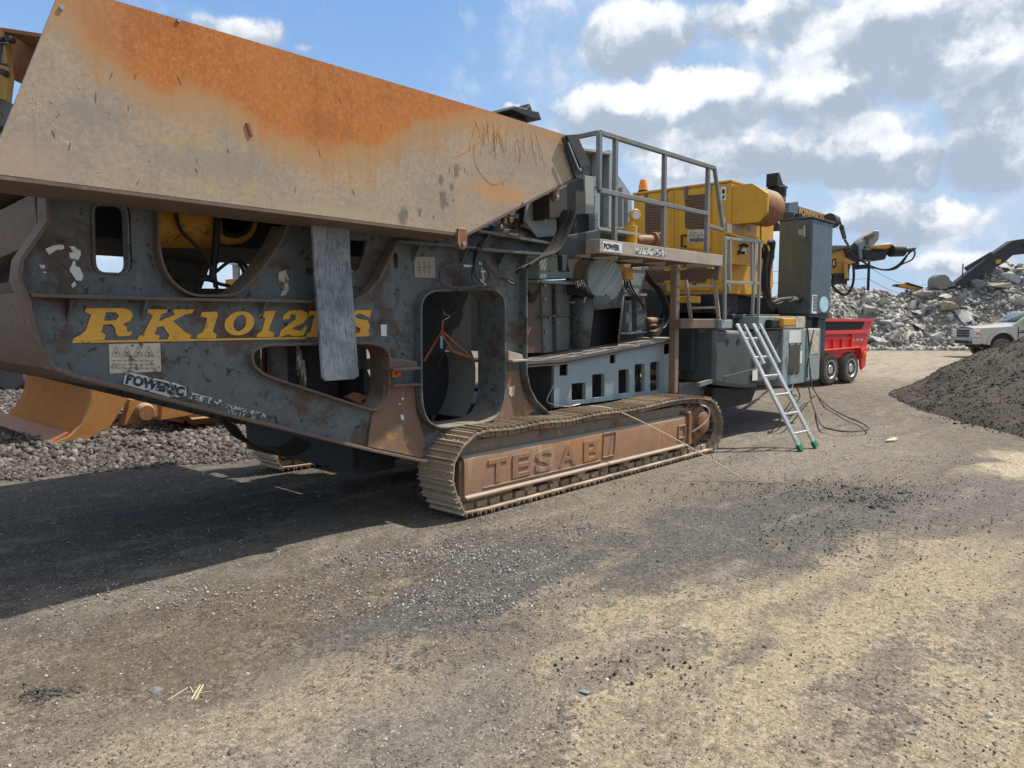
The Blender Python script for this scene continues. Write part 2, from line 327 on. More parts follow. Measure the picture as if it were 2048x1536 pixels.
tan=t.mix(t.mapr(hair,.5,.7,0,.35),tan,(.44,.34,.23)); tan=t.mix(t.mapr(t.noise(t.vm('ADD',v,(2,0,9)),14,7,.75),.52,.66,0,.4),tan,(.36,.29,.22)); tan=t.mix(t.mapr(t.noise(t.vm('ADD',v,(4,0,1)),7,8,.8),.62,.68,0,.6),tan,(.66,.60,.5)); gr1=t.noise(v,36,6,.8); tan=t.mix(t.mapr(gr1,.50,.62,0,.45),tan,(.47,.375,.26)); tan=t.mix(t.mapr(gr1,.50,.38,0,.45),tan,(.25,.19,.135)); tan=t.mix(t.mapr(t.noise(t.mapping(v,rot=(0,R(14),0),sc=(2.,1,30)),1.,6,.7),.54,.7,0,.3),tan,(.34,.29,.23)); tan=t.mix(t.mapr(n6,.55,.75,0,.5),tan,(.28,.25,.215)); tan=t.mix(t.mapr(n7,.62,.72,0,.7),tan,(.50,.45,.38))
def blob(cx,cz,rx,rz,soft=1.): 
    q=t.vm('DIVIDE',t.vm('SUBTRACT',v,(cx,4.1,cz)),(rx,1e3,rz)); return t.mapr(t.math('ADD',t.vm('LENGTH',q,out=1),t.math('MULTIPLY',t.math('SUBTRACT',n6,.5),1.6*soft)),1.,.3)
for (x,y,rx,rz,k,c_) in ((1000,385,.45,.13,.75,(.50,.26,.09)),(960,250,.5,.12,.6,(.47,.27,.10)),(1060,330,.35,.14,.6,(.31,.235,.20)),(420,330,.5,.12,.6,(.26,.232,.195)),(180,230,.25,.1,.6,(.25,.225,.19)),(60,320,.25,.14,.5,(.42,.29,.22)),(1020,430,.4,.1,.5,(.36,.235,.185)),(700,430,.6,.06,.5,(.44,.34,.19)),(240,90,.22,.1,.6,(.46,.26,.11))):
    p=PY(x,y,4.1); tan=t.mix(t.math('MULTIPLY',blob(p[0],p[1],rx,rz),k),tan,c_)
org=t.mix(t.mapr(t.noise(v,3,6,.65),.3,.7),(.36,.10,.017),(.47,.145,.025)); org=t.mix(t.mapr(hair,.42,.68,0,.75),org,(.55,.24,.07))
org=t.mix(t.mapr(t.noise(t.mapping(v,sc=(12,1,1.2)),1.5,5,.6),.5,.75,0,.35),org,(.24,.07,.02))
org=t.mix(t.mapr(t.noise(v,40,6,.8),.48,.6,0,.4),org,(.62,.27,.09)); org=t.mix(t.mapr(s3[0],1.75,1.3,0,.55),org,(.40,.25,.14))
c=t.mix(t.mapr(dz,-.24,-.01,0,.9),tan,(.43,.23,.085)); c=t.mix(t.mapr(dz,-.06,.06),c,org); rs5=t.mapr(t.noise(t.mapping(t.vm('ADD',v,t.vm('MULTIPLY',t.noise(v,7,3,.5,col=True),(.04,0,0))),sc=(16,1,.9)),1.4,6,.7),.50,.66); c=t.mix(t.math('MULTIPLY',t.math('MULTIPLY',t.mapr(dz,-.45,-.02),rs5),.5),c,(.40,.17,.05)); c=t.mix(t.math('MULTIPLY',t.mapr(t.noise(t.mapping(v,sc=(22,1,1.1)),1.2,6,.7),.55,.7),.22),c,(.20,.15,.11)); c=t.mix(t.math('MULTIPLY',t.mapr(dz,.02,.2),t.mapr(t.noise(v,2.4,7,.7),.5,.7,0,.35)),c,(.28,.09,.022))
for (x,y,rx,rz) in ((805,428,.035,.06),(838,426,.02,.03),(885,398,.03,.06),(900,375,.02,.035),(912,345,.03,.05),(928,340,.012,.03),(880,362,.02,.035),(893,410,.02,.02),(905,402,.018,.018),(820,440,.012,.015),(865,435,.012,.012)):
    p=PY(x,y,4.1); c=t.mix(t.math('MULTIPLY',blob(p[0],p[1],rx*1.3,rz*1.2,1.9),.75),c,(.12,.10,.075))
sc2=t.mapr(t.vor(t.mapping(t.vm('ADD',v,t.vm('MULTIPLY',t.noise(v,5,3,.5,col=True),(.15,0,.15))),rot=(0,R(35),0),sc=(1,1,3)),2.2,feature='DISTANCE_TO_EDGE'),.006,.0,0,.22)
c=t.mix(t.math('MULTIPLY',sc2,t.mapr(t.noise(v,1.3,2,.5),.5,.65)),c,(.17,.08,.035))
t.put(b.inputs['Base Color'],c); t.put(b.inputs['Roughness'],t.mapr(dz,-.1,.05,.5,.85)); b.inputs['Specular IOR Level'].default_value=.35
bp=t.n.new('ShaderNodeBump'); bp.inputs['Strength'].default_value=.14; bp.inputs['Distance'].default_value=.01
t.put(bp.inputs['Height'],t.math('ADD',t.math('MULTIPLY',t.noise(v,110,5,.7),.5),t.math('MULTIPLY',t.noise(v,1.6,3,.5),5.))); t.put(b.inputs['Normal'],bp.outputs[0])
# stones: per-stone random tone
def stone_mat(name,cols,dark=.45,tex=18,bump=.5):
    m,t,b=new_mat(name); a=t.n.new('ShaderNodeAttribute'); a.attribute_name='tone'; f=a.outputs['Fac']
    r=t.n.new('ShaderNodeValToRGB'); t.put(r.inputs[0],f); e=r.color_ramp.elements
    while len(e)<len(cols): e.new(.5)
    for i,(p,c) in enumerate(cols): e[i].position=p; e[i].color=(*c,1)
    n=t.noise(t.tc,tex,6,.7); c=t.mix(t.mapr(n,.35,.7,.0,dark),r.outputs[0],(.05,.045,.04))
    t.put(b.inputs['Base Color'],c); b.inputs['Roughness'].default_value=.85; b.inputs['Specular IOR Level'].default_value=.2
    bp=t.n.new('ShaderNodeBump'); bp.inputs['Strength'].default_value=bump; bp.inputs['Distance'].default_value=.02
    t.put(bp.inputs['Height'],t.noise(t.tc,tex*2,6,.7)); t.put(b.inputs['Normal'],bp.outputs[0]); return m
RUBBLE=stone_mat('broken_concrete',[(0,(.28,.272,.255)),(.35,(.40,.39,.37)),(.7,(.50,.485,.455)),(.9,(.40,.34,.26)),(1,(.60,.55,.46))],.45,3.,.6)
GRAV=stone_mat('grey_brown_gravel',[(0,(.07,.06,.055)),(.5,(.135,.118,.105)),(.85,(.21,.185,.16)),(1,(.33,.30,.265))],.4,30)
PEB=stone_mat('mixed_pebbles',[(0,(.125,.11,.09)),(.45,(.17,.148,.12)),(.75,(.30,.27,.22)),(1,(.60,.57,.52))],.25,60,.2)
MILL=stone_mat('dark_millings',[(0,(.05,.047,.045)),(.6,(.09,.082,.075)),(.93,(.15,.135,.12)),(1,(.40,.37,.33))],.3,40)
# ------------------------------------------------------------------ rocks
def hull_rock(npts,sq=(1,1,1),seed=0,rnd=.25,bev=0):
    r=np.random.default_rng(seed); bm=bmesh.new()
    for _ in range(npts):
        p=r.normal(size=3); p/=np.linalg.norm(p); p*=1-rnd*r.random(); bm.verts.new(p*np.array(sq))
    res=bmesh.ops.convex_hull(bm,input=bm.verts)
    dele=[g for g in res['geom_interior'] if isinstance(g,bmesh.types.BMVert)]+[g for g in res['geom_unused'] if isinstance(g,bmesh.types.BMVert)]
    bmesh.ops.delete(bm,geom=list(set(dele)),context='VERTS'); bmesh.ops.triangulate(bm,faces=bm.faces)
    bm.verts.ensure_lookup_table(); bm.verts.index_update()
    v=np.array([q.co[:] for q in bm.verts]); f=np.array([[q.index for q in ff.verts] for ff in bm.faces]); bm.free(); return v,f
ROCKS=[hull_rock(random.choice((9,11,13,15)),(1,random.uniform(.6,1),random.uniform(.5,.85)),s) for s in range(16)]
SLABS=[hull_rock(random.choice((8,9,11)),(1,random.uniform(.55,.9),random.uniform(.3,.55)),s+50,.12) for s in range(14)]
PEBS=[hull_rock(16,(1,random.uniform(.7,1),random.uniform(.5,.8)),s+90,.1) for s in range(8)]
def rotm(n):
    q=rng.normal(size=(n,4)); q/=np.linalg.norm(q,axis=1)[:,None]; a,b,c,d=q.T
    return np.stack([1-2*(c*c+d*d),2*(b*c-a*d),2*(b*d+a*c),2*(b*c+a*d),1-2*(b*b+d*d),2*(c*d-a*b),2*(b*d-a*c),2*(c*d+a*b),1-2*(b*b+c*c)],1).reshape(n,3,3)
def scatter(name,pos,size,protos,m,tone,flat=None,smooth=False,**kw):
    V=[];T=[];TN=[];off=0; n=len(pos); which=rng.integers(0,len(protos),n); Rm=rotm(n)
    if flat is not None:
        for i in range(n):
            if rng.random()<flat:
                a=rng.random()*6.28; e=(rng.random(2)-.5)*.5
                Rm[i]=np.array([[math.cos(a),-math.sin(a),0],[math.sin(a),math.cos(a),0],[0,0,1]])@np.array([[1,0,e[0]],[0,1,e[1]],[-e[0],-e[1],1]])
    for k,(pv,pf) in enumerate(protos):
        idx=np.where(which==k)[0]
        if len(idx)==0: continue
        P=np.einsum('nij,vj->nvi',Rm[idx],pv)*size[idx][:,None,None]+pos[idx][:,None,:]
        V.append(P.reshape(-1,3)); nf=len(pf); nv=len(pv)
        T.append((pf[None]+ (off+np.arange(len(idx))*nv)[:,None,None]).reshape(-1,3)); off+=nv*len(idx); TN.append(np.repeat(tone[idx],nf))
    V=np.concatenate(V);T=np.concatenate(T);TN=np.concatenate(TN)
    me=bpy.data.meshes.new(name); me.vertices.add(len(V)); me.vertices.foreach_set('co',V.ravel()); me.loops.add(T.size); me.loops.foreach_set('vertex_index',T.ravel())
    me.polygons.add(len(T)); me.polygons.foreach_set('loop_start',np.arange(0,T.size,3)); me.polygons.foreach_set('loop_total',np.full(len(T),3)); me.update(calc_edges=True)
    at=me.attributes.new('tone','FLOAT','FACE'); at.data.foreach_set('value',TN.astype(np.float32)); me.validate()
    return link(name,me,m,None,smooth=smooth,**kw)

# ================================================================== GROUND
GND,t,b=new_mat('yard_dirt'); v=t.tc
wv=t.vm('ADD',v,t.vm('MULTIPLY',t.vm('SUBTRACT',t.noise(v,.9,6,.65,col=True),(.5,.5,.5)),(1.5,1.5,0)))
nA=t.noise(v,.55,7,.62); nB=t.noise(v,3.2,7,.68); nC=t.noise(v,22,6,.75); nD=t.noise(v,95,4,.8)
nE=t.noise(v,45,5,.8); grit=t.math('ADD',t.math('MULTIPLY',t.math('SUBTRACT',nB,.5),1.2),t.math('ADD',t.math('MULTIPLY',t.math('SUBTRACT',nC,.5),1.1),t.math('MULTIPLY',t.math('SUBTRACT',nE,.5),1.4)))
base=t.mix(t.mapr(nB,.35,.65),(.145,.126,.10),(.215,.185,.145))
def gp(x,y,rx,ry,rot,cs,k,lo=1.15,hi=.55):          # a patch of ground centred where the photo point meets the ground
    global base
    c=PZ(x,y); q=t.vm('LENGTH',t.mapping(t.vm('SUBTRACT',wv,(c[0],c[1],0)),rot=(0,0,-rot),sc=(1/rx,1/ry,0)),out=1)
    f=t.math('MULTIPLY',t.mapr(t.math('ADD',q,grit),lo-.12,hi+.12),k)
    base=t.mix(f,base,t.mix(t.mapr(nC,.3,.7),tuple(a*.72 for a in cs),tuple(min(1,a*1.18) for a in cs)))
SAND=(.37,.302,.21); GRY=(.115,.11,.105); BR=(.15,.118,.08); LG=(.27,.245,.205)
va=AZ-math.pi/2
gp(1750,720,14,9,.3,(.37,.31,.23),.9); gp(1500,880,3.5,2.5,.2,(.25,.225,.185),.85)
gp(1650,1330,2.3,1.3,va,SAND,1.); gp(1850,1150,1.6,1.0,va,SAND,.9); gp(1250,1500,1.9,.6,va,SAND,.95); gp(1400,1250,1.2,.5,va,SAND,.8); gp(1900,1500,1.5,.9,va,SAND,1.)
gp(2060,925,1.3,.5,.3,(.46,.38,.27),1.); gp(300,1500,1.5,.5,va,(.33,.27,.19),.8); gp(700,1500,1.2,.45,va,LG,.6)
gp(1000,1150,1.5,.8,va,GRY,.9); gp(1450,1060,1.9,.8,va,GRY,.9); gp(1620,1000,1.4,.9,va,GRY,.85); gp(1900,1000,1.6,.55,va,(.17,.16,.15),.7); gp(1250,1000,1.2,.6,.0,(.24,.20,.15),.5)
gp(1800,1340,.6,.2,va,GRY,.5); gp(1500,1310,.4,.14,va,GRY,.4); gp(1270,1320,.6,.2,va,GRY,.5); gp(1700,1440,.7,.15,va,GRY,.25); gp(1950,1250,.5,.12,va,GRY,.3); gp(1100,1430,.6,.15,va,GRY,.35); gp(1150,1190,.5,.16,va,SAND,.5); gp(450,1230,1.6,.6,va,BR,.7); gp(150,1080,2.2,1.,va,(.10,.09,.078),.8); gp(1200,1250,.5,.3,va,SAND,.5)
gp(90,1385,.18,.07,va,(.06,.058,.055),.6); gp(300,1062,.55,.12,va,(.30,.26,.20),.8); gp(480,1015,.4,.1,va,(.26,.23,.18),.7)  # the two paler patches paint broken light into the machine's shadow
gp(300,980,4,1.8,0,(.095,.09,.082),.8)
rut=t.noise(t.mapping(wv,rot=(0,0,-.32),sc=(.28,3.6,1)),1.,6,.6); base=t.mix(t.mapr(rut,.46,.64,0,.5),base,(.12,.108,.092)); base=t.mix(t.mapr(t.noise(t.mapping(v,rot=(0,0,.5),sc=(.5,2.2,1)),1.3,7,.7),.54,.7,0,.45),base,(.36,.31,.24))
base=t.mix(t.mapr(nD,.58,.72,0,.55),base,(.46,.42,.35)); base=t.mix(t.mapr(t.noise(t.vm('ADD',v,(3,1,0)),70,5,.8),.58,.70,0,.75),base,(.05,.045,.04))
base=t.mix(t.mapr(nC,.52,.72,0,.5),base,(.09,.075,.06)); base=t.mix(t.mapr(t.noise(t.vm('ADD',v,(9,4,0)),11,7,.75),.54,.68,0,.45),base,(.11,.10,.09)); base=t.mix(t.mapr(t.noise(t.vm('ADD',v,(5,14,0)),3.,7,.7),.55,.72,0,.4),base,(.42,.34,.23))
vp=t.vor(v,42,'Distance'); vc=t.sep(t.vor(v,42,'Color'))[0]
peb=t.math('MULTIPLY',t.mapr(vp,.30,.22),t.mapr(vc,.70,.74)); base=t.mix(t.math('MULTIPLY',peb,.8),base,t.mix(t.mapr(vc,.74,1.),(.12,.11,.10),(.50,.47,.42)))
gk=t.math('MULTIPLY',t.mapr(nE,.34,.66,.62,1.42,False),t.math('MULTIPLY',t.mapr(nC,.33,.67,.84,1.17,False),t.mapr(nD,.3,.7,.75,1.3,False)))
base=t.vm('MULTIPLY',base,t.comb(gk,gk,gk))
t.put(b.inputs['Base Color'],base); b.inputs['Roughness'].default_value=.92; b.inputs['Specular IOR Level'].default_value=.15
bp=t.n.new('ShaderNodeBump'); bp.inputs['Strength'].default_value=.9; bp.inputs['Distance'].default_value=.02
t.put(bp.inputs['Height'],t.math('ADD',t.math('ADD',t.math('MULTIPLY',nC,1.),t.math('MULTIPLY',nD,.45)),t.math('ADD',t.math('ADD',t.math('MULTIPLY',nB,3.2),t.math('MULTIPLY',rut,5.)),t.math('MULTIPLY',peb,.35)))); t.put(b.inputs['Normal'],bp.outputs[0])
m=MB(); NG=90
gx=np.concatenate([np.linspace(-600,-6,8),np.linspace(-4,26,NG),np.linspace(30,1500,12)]); gy=np.concatenate([np.linspace(-600,-6,8),np.linspace(-4,26,NG),np.linspace(30,1500,12)])
def gz(x,y):
    if x<-4 or x>26 or y<-4 or y>26: return 0.
    return .012*(math.sin(x*1.3+y*.7)+math.sin(y*2.1-x*.9)+.6*math.sin(3.7*x+1.9*y))-.012 if not (3.5<x<9 and 4<y<8) else -.01
vs=[(x,y,gz(x,y)) for x in gx for y in gy]; ny=len(gy)
m.add(vs,[(i*ny+j,(i+1)*ny+j,(i+1)*ny+j+1,i*ny+j+1) for i in range(len(gx)-1) for j in range(ny-1)])
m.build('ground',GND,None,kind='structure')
# loose pebbles over the near yard
N=52000
d=2.2+14*rng.random(N)**1.6; l=(rng.random(N)*1.9-.95)*d*.9
P=np.array([dl(a,b_) for a,b_ in zip(d,l)]); 
ok=(P[:,1]<9.2)
clump=np.sin(P[:,0]*1.7+1)*np.sin(P[:,1]*2.1)+.6*np.sin(P[:,0]*4.1+P[:,1]*3.3)
ok&=rng.random(N)<np.clip(.45+.4*clump,.12,1)
P=P[ok]; n=len(P); sz=(.0028+.0065*rng.random(n)**3)*(1+.05*d[ok]); sz[rng.random(n)<.008]*=2.2
scatter('loose_pebbles',np.column_stack([P,[gz(x,y)+.0008 for x,y in P]]),sz,PEBS,PEB,rng.random(n)**1.5,smooth=False,kind='stuff',label='small pale and dark pebbles strewn over the dirt yard',cat='pebbles')
# chips concentrated in the dark patches
def chips(name,spots,n,smin,smax,mt,label,pw=2.,tone=None):
    A=[]
    for (x,y,rx,ry,wt) in spots:
        c=PZ(x,y); k=int(n*wt); g=rng.normal(size=(k,2))*.5
        A+= [(c[0]+math.cos(va)*a*rx-math.sin(va)*b_*ry,c[1]+math.sin(va)*a*rx+math.cos(va)*b_*ry) for a,b_ in g]
    A=np.array(A); k=len(A); s_=smin+(smax-smin)*rng.random(k)**pw
    return scatter(name,np.column_stack([A,s_*.25-.004]),s_,ROCKS,mt,rng.random(k)**1.3 if tone is None else rng.random(k)*tone,kind='stuff',label=label,cat='stones')
chips('pale_stone_chips',[(1000,1120,1.1,.6,.4),(820,1110,.6,.3,.12),(1150,1060,.9,.3,.14),(450,1190,1.2,.3,.14),(950,1200,.8,.3,.2)],3600,.004,.014,stone_mat('pale_chips',[(0,(.2,.19,.18)),(.5,(.38,.37,.35)),(1,(.62,.6,.57))],.2,60,.2),'pale stone chips scattered in the dark gravel before the track')
chips('asphalt_lumps',[(1690,985,1.1,.5,.22),(1760,1000,.6,.25,.10),(1500,980,1.5,.5,.14),(1560,1060,2.2,.9,.34),(1750,960,.9,.4,.08),(1270,1330,.6,.22,.04),(90,1385,.16,.06,.02)],3400,.003,.015,MILL,'black asphalt lumps lying in a low heap right of the track',2.6)
# gravel bed beyond the machine on the left
def bed_edge(x): return 8.95-.33*(x-2.)            # front edge: Y as function of X
N=30000; px_=-1+12*rng.random(N); ed=np.array([bed_edge(x) for x in px_]); py_=ed+.12*rng.normal(size=N)+ (rng.random(N)**1.9)*13
ok=~((px_>2.9)&(py_<7.9)); px_=px_[ok];py_=py_[ok];ed=ed[ok]
hz=lambda x,y: -.01+.05*min(1,max(0,(y-bed_edge(x))/1.2))+.03*math.sin(x*2.1+y*1.3)*min(1,max(0,(y-bed_edge(x))/1.2))
pz_=np.array([hz(x,y) for x,y in zip(px_,py_)]); s_=.024+.046*rng.random(len(px_))**1.4
s_*=np.where(py_-ed<.25,.6,1.)
scatter('gravel_bed',np.column_stack([px_,py_,pz_]),s_,PEBS,GRAV,rng.random(len(px_)),smooth=False,kind='stuff',label='bed of fist sized grey brown gravel beyond the crusher',cat='gravel')
m=MB(); xs=np.linspace(-1,11,60); k=30
vs=[];
for x in xs:
    for j in range(k):
        y=bed_edge(x)-.1+13.5*(j/(k-1))**1.5; vs.append((x,y,hz(x,y)-.02 if j else -.03))
m.add(vs,[(i*k+j,(i+1)*k+j,(i+1)*k+j+1,i*k+j+1) for i in range(59) for j in range(k-1)])
m.build('gravel_base',paint('gravel_dirt',(.13,.115,.1),(.08,.07,.06),rough=.95,bump=1.,bs=20,spec=.1),None,kind='structure')
# ================================================================== MOBILE CRUSHER
CR=thing('mobile_crusher',(6.,5.9,0),'long grey tracked rock crusher with rusty hopper side and yellow engine house','crusher')
# ---- hopper
HY=4.1
hop=[(-28,346),(930,468),(1155,350),(1128,270),(962,218),(123,-29)]
hp=PP(HY,hop)
o=plate('hopper_side_panel',[hp],HY,.022,SHT,CR)
tag(o,'rust orange sheet fading to tan along the bottom')
FY=7.65
LIPM=BRN
m=MB(); zl=hp[0][1]
m.ribbon([(hp[0][0],zl-.012),(hp[1][0],hp[1][1]-.012)],HY-.01,HY+.42,.022)
m.ribbon([(hp[1][0],hp[1][1]-.012),(hp[2][0],hp[2][1]-.012)],HY-.01,HY+.07,.022)
for x in np.arange(1.2,3.9,.55): m.box(x,x+.02,HY+.05,HY+.4,zl-.03,zl+.0)
m.build('hopper_lip',LIPM,CR,bevel=.003)
m=MB(); m.prism([(x,z) for x,z in hp],FY,FY+.02); m.build('hopper_side_panel',BRN,CR)
m=MB()     # sloping floor and end wall of the hopper
xa=hp[0][0]+.25
m.add([(xa,HY+.3,2.42),(3.7,HY+.3,2.42),(3.7,FY-.1,2.42),(xa,FY-.1,2.42),(xa,HY+.02,2.7),(3.9,HY+.04,2.7),(3.9,FY,2.7),(xa,FY,2.7)],[(0,1,2,3),(0,1,5,4),(2,3,7,6)])
m.prism([(xa,2.40),(4.3,2.41),(5.32,2.89),(5.32,2.95),(4.25,2.46),(xa,2.46)],HY+.03,FY)
m.build('hopper_floor',BRN,CR)
# small rusty slot and bolts on the sheet
m=MB(); a=PY(492,246,HY); c=PY(500,273,HY); m.bar((a[0],HY-.014,a[1]),(c[0],HY-.014,c[1]),.022,.012,(0,1,0)); m.build('hopper_slot_plate',paint('slot_rust',(.30,.09,.03),(.08,.035,.02),rough=.8),CR,bevel=.003)
m=MB()
for (x,y) in ((1044,405),(1000,452),(121,17),(355,42)):
    c=PY(x,y,HY); m.cyl((c[0],HY-.02,c[1]),(c[0],HY,c[1]),.011,8)
m.build('hopper_bolt',CHR,CR)
RUN=paint('rust_run',(.42,.19,.075),(.36,.15,.055),rough=.85,bump=0)
rr=random.Random(4); m=MB()
for k in range(30):
    x=rr.uniform(945,1075); y=rr.uniform(236,262)+(x-955)*.28; pts=[]; dx=rr.uniform(-.9,.6)
    for i in range(8): pts.append((x,y)); x+=dx*3+rr.uniform(-1.5,1.5); y+=rr.uniform(4,9)
    m.ribbon(PP(HY,smooth_path(pts,3)),HY-.0125,HY-.0112,rr.uniform(.0014,.003))
m.ribbon(PP(HY,smooth_path([(945,290),(950,330),(975,365),(1000,366),(1030,335),(1045,318)],6)),HY-.0125,HY-.0112,.004)
m.ribbon(PP(HY,smooth_path([(905,318),(945,295),(965,275),(975,250)],6)),HY-.0125,HY-.0112,.004)
m.build('rust_run',RUN,CR,smooth=False)
m=MB()
for (cx,cy,n) in ((80,205,16),(130,180,7),(215,225,6),(275,290,6),(580,350,5),(170,330,5),(420,330,4)):
    for k in range(n):
        p=PY(cx+rr.gauss(0,18),cy+rr.gauss(0,10),HY); a=rr.uniform(0,3); L=rr.uniform(.002,.008); w2=rr.uniform(.0008,.0022)
        m.prism([(p[0]+L*math.cos(a),p[1]+L*math.sin(a)),(p[0]-w2*math.sin(a),p[1]+w2*math.cos(a)),(p[0]-L*math.cos(a),p[1]-L*math.sin(a)),(p[0]+w2*math.sin(a),p[1]-w2*math.cos(a))],HY-.0125,HY-.0112)
m.build('chipped_spots',WHT,CR,smooth=False)
m=MB(); 
for k in range(26):
    p=PY(rr.uniform(40,1080),rr.uniform(150,420),HY); q=hp
    inside=p[1]<3.12 and p[1]>2.30+max(0,(p[0]-3.9)*.5)
    if inside: a=rr.uniform(-.6,.6)+1.57; L=rr.uniform(.006,.03); m.prism([(p[0]+L*math.cos(a),p[1]+L*math.sin(a)),(p[0]-.003,p[1]),(p[0]-L*math.cos(a),p[1]-L*math.sin(a)),(p[0]+.003,p[1])],HY-.0125,HY-.0112)
m.build('scrape_marks',BRN,CR,smooth=False)
# pivot lugs under the panel
for (x,y,rx,Yl) in ((926,487,.045,HY-.03),(1113,392,.045,HY+.14)):
    c=PY(x,y,Yl); m=MB(); prof=[(c[0]-rx,c[1]+.11),(c[0]-rx,c[1])]+[(c[0]+rx*math.cos(a),c[1]+rx*math.sin(a)) for a in np.linspace(math.pi,2*math.pi,9)]+[(c[0]+rx,c[1]+.11)]
    m.prism(prof,Yl,Yl+.05); o=m.build('pivot_lug',RUS if x<1000 else BRN,CR,bevel=.004)
    m=MB(); m.cyl((c[0],Yl-.015,c[1]),(c[0],Yl,c[1]),.016,12); m.build('pin',CHR,o)
# ---- side frames
WY=4.62
outer=[(92,385),(94,445),(42,522),(37,560),(54,600),(62,640),(80,695),(105,730),(140,747),(480,832),(740,896),(846,918),(900,905),(1000,880),(1098,830),(1066,800),(1049,745),(1046,690),(1046,468)]
h1=rnd_poly([(187,406),(258,408),(263,548),(191,545)],22)
h2=rnd_poly([(313,400),(313,505),(332,558),(375,592),(470,592),(520,540),(560,480),(590,400)],26)
h3=rnd_poly([(640,452),(732,462),(728,500),(712,545),(605,550)],12)
h4=rnd_poly([(500,702),(530,690),(745,686),(775,700),(775,792),(752,824),(530,752),(503,732)],18)
h5=rnd_poly([(835,582),(1003,578),(1003,800),(985,842),(862,858),(836,820)],38,6)
h6=rnd_poly([(785,505),(793,505),(793,537),(785,537)],4)
webs=[PP(WY,q) for q in (outer,h1,h2,h3,h4,h5,h6)]
FR=plate('side_frame',webs,WY,.03,G1,CR)
far=plate('side_frame',[webs[0],webs[2],webs[4],webs[5],PP(7.1,[(440,497),(508,500),(508,560),(496,577),(402,577),(420,530)])],7.1,.03,G1,CR)
def rib(pts,y0,y1,t,name,mt,par=FR,closed=False):
    m=MB(); m.ribbon(PP(WY-.05,pts),y0,y1,t,closed=closed); return m.build(name,mt,par,bevel=.003)
edge=[(90,385),(91,445),(38,520),(33,560),(51,600),(58,640),(76,698),(103,736),(140,750),(480,836),(740,900),(845,922)]
rib(edge,WY-.11,WY+.05,.022,'edge_flange',BRN)
rib([(55,591),(300,598),(640,604),(690,604),(722,590),(748,560),(765,525),(786,484)],WY-.12,WY+.01,.018,'mid_flange',BRN)
rib([(784,484),(930,496),(1046,508)],WY-.14,WY+.01,.018,'upper_flange',G1)
rib(h1,WY-.03,WY+.05,.012,'cutout_rim',G1,closed=True)
rib(h2[2:-2] if False else h2[3:],WY-.09,WY+.13,.016,'cutout_rim',BRN)
rib(h4,WY-.08,WY+.16,.016,'cutout_rim',BRN,closed=True)
rib(h5,WY-.10,WY+.24,.016,'portal_rim',G1,closed=True)
rib([(1046,508),(1046,745),(1052,775),(1066,802),(1098,832)],WY-.10,WY+.25,.018,'edge_flange',G1)
# rusty wear plate at the foot of the frame
m=MB(); m.prism(PP(WY-.05,[(772,772),(832,770),(835,820),(846,858),(852,880),(846,916),(738,894),(748,826),(765,815)]),WY-.035,WY-.016)
WEAR=paint('worn_rust_plate',(.22,.13,.085),(.12,.075,.055),rust=(.42,.21,.08),ra=.42,rs=2.6,speck=(.5,.42,.4),sa=.14,ss=14,streak=(.33,.22,.13),ka=.3,rough=.7,dust=DUST,da=.4)
m.build('wear_plate',WEAR,FR,bevel=.003)
m=MB(); m.prism(PP(WY-.05,[(1008,742),(1040,740),(1048,790),(1072,822),(1040,845),(985,852),(1000,820)]),WY-.035,WY-.016); m.build('wear_plate',WEAR,FR,bevel=.003)
for x in (135,285,525): 
    m=MB(); a=PY(x,600,WY-.05); m.prism([(WY-.105,a[1]),(WY-.01,a[1]),(WY-.01,a[1]-.13)],a[0],a[0]+.014,ax='x'); m.build('gusset',G1,FR)
for (x,y) in ((830,490),(925,497),(1000,505)):
    m=MB(); a=PY(x,y,WY-.05); m.prism([(WY-.12,a[1]),(WY-.01,a[1]),(WY-.01,a[1]-.14)],a[0],a[0]+.014,ax='x'); m.build('gusset',G1,FR)
# shelf boxes between the cutouts
for (x0,y0,x1,y1) in ((776,722,834,738),(1014,712,1044,722)):
    a=PY(x0,y0,WY-.1); c=PY(x1,y1,WY-.1); m=MB(); m.box(a[0],c[0],WY-.17,WY-.015,c[1],c[1]+.02); m.prism([(a[0],c[1]+.02),(c[0],c[1]+.02),(c[0]-.02,c[1]+.06),(a[0],c[1]+.10)],WY-.12,WY-.015)
    m.build('frame_shelf',BRN if x0<900 else DUSTY,FR,bevel=.004)
m=MB(); m.ribbon([PY(x,y,WY-.05) for x,y in ((776,770),(834,768))],WY-.12,WY-.016,.014); m.build('frame_shelf',BRN,FR)
# front cross plate and cross beams
m=MB(); m.ribbon(PP(WY,[(50,592),(57,640),(75,696),(103,734),(150,752),(260,780)]),WY+.05,7.08,.02); m.build('front_cross_plate',BRN,CR)
m=MB(); a=PY(52,592,WY); m.box(a[0],a[0]+.12,WY+.05,7.08,a[1]-.01,a[1]+.02)
m.box(1.5,1.62,WY+.05,7.08,1.74,1.86); m.build('cross_beam',BRN,CR)
m=MB(); a=PY(92,395,WY); c=PY(40,520,WY)
m.bar(Q3(82,436,4.75),Q3(-60,500,5.9),.05,.27); m.build('diagonal_brace',BRN,CR,bevel=.005)
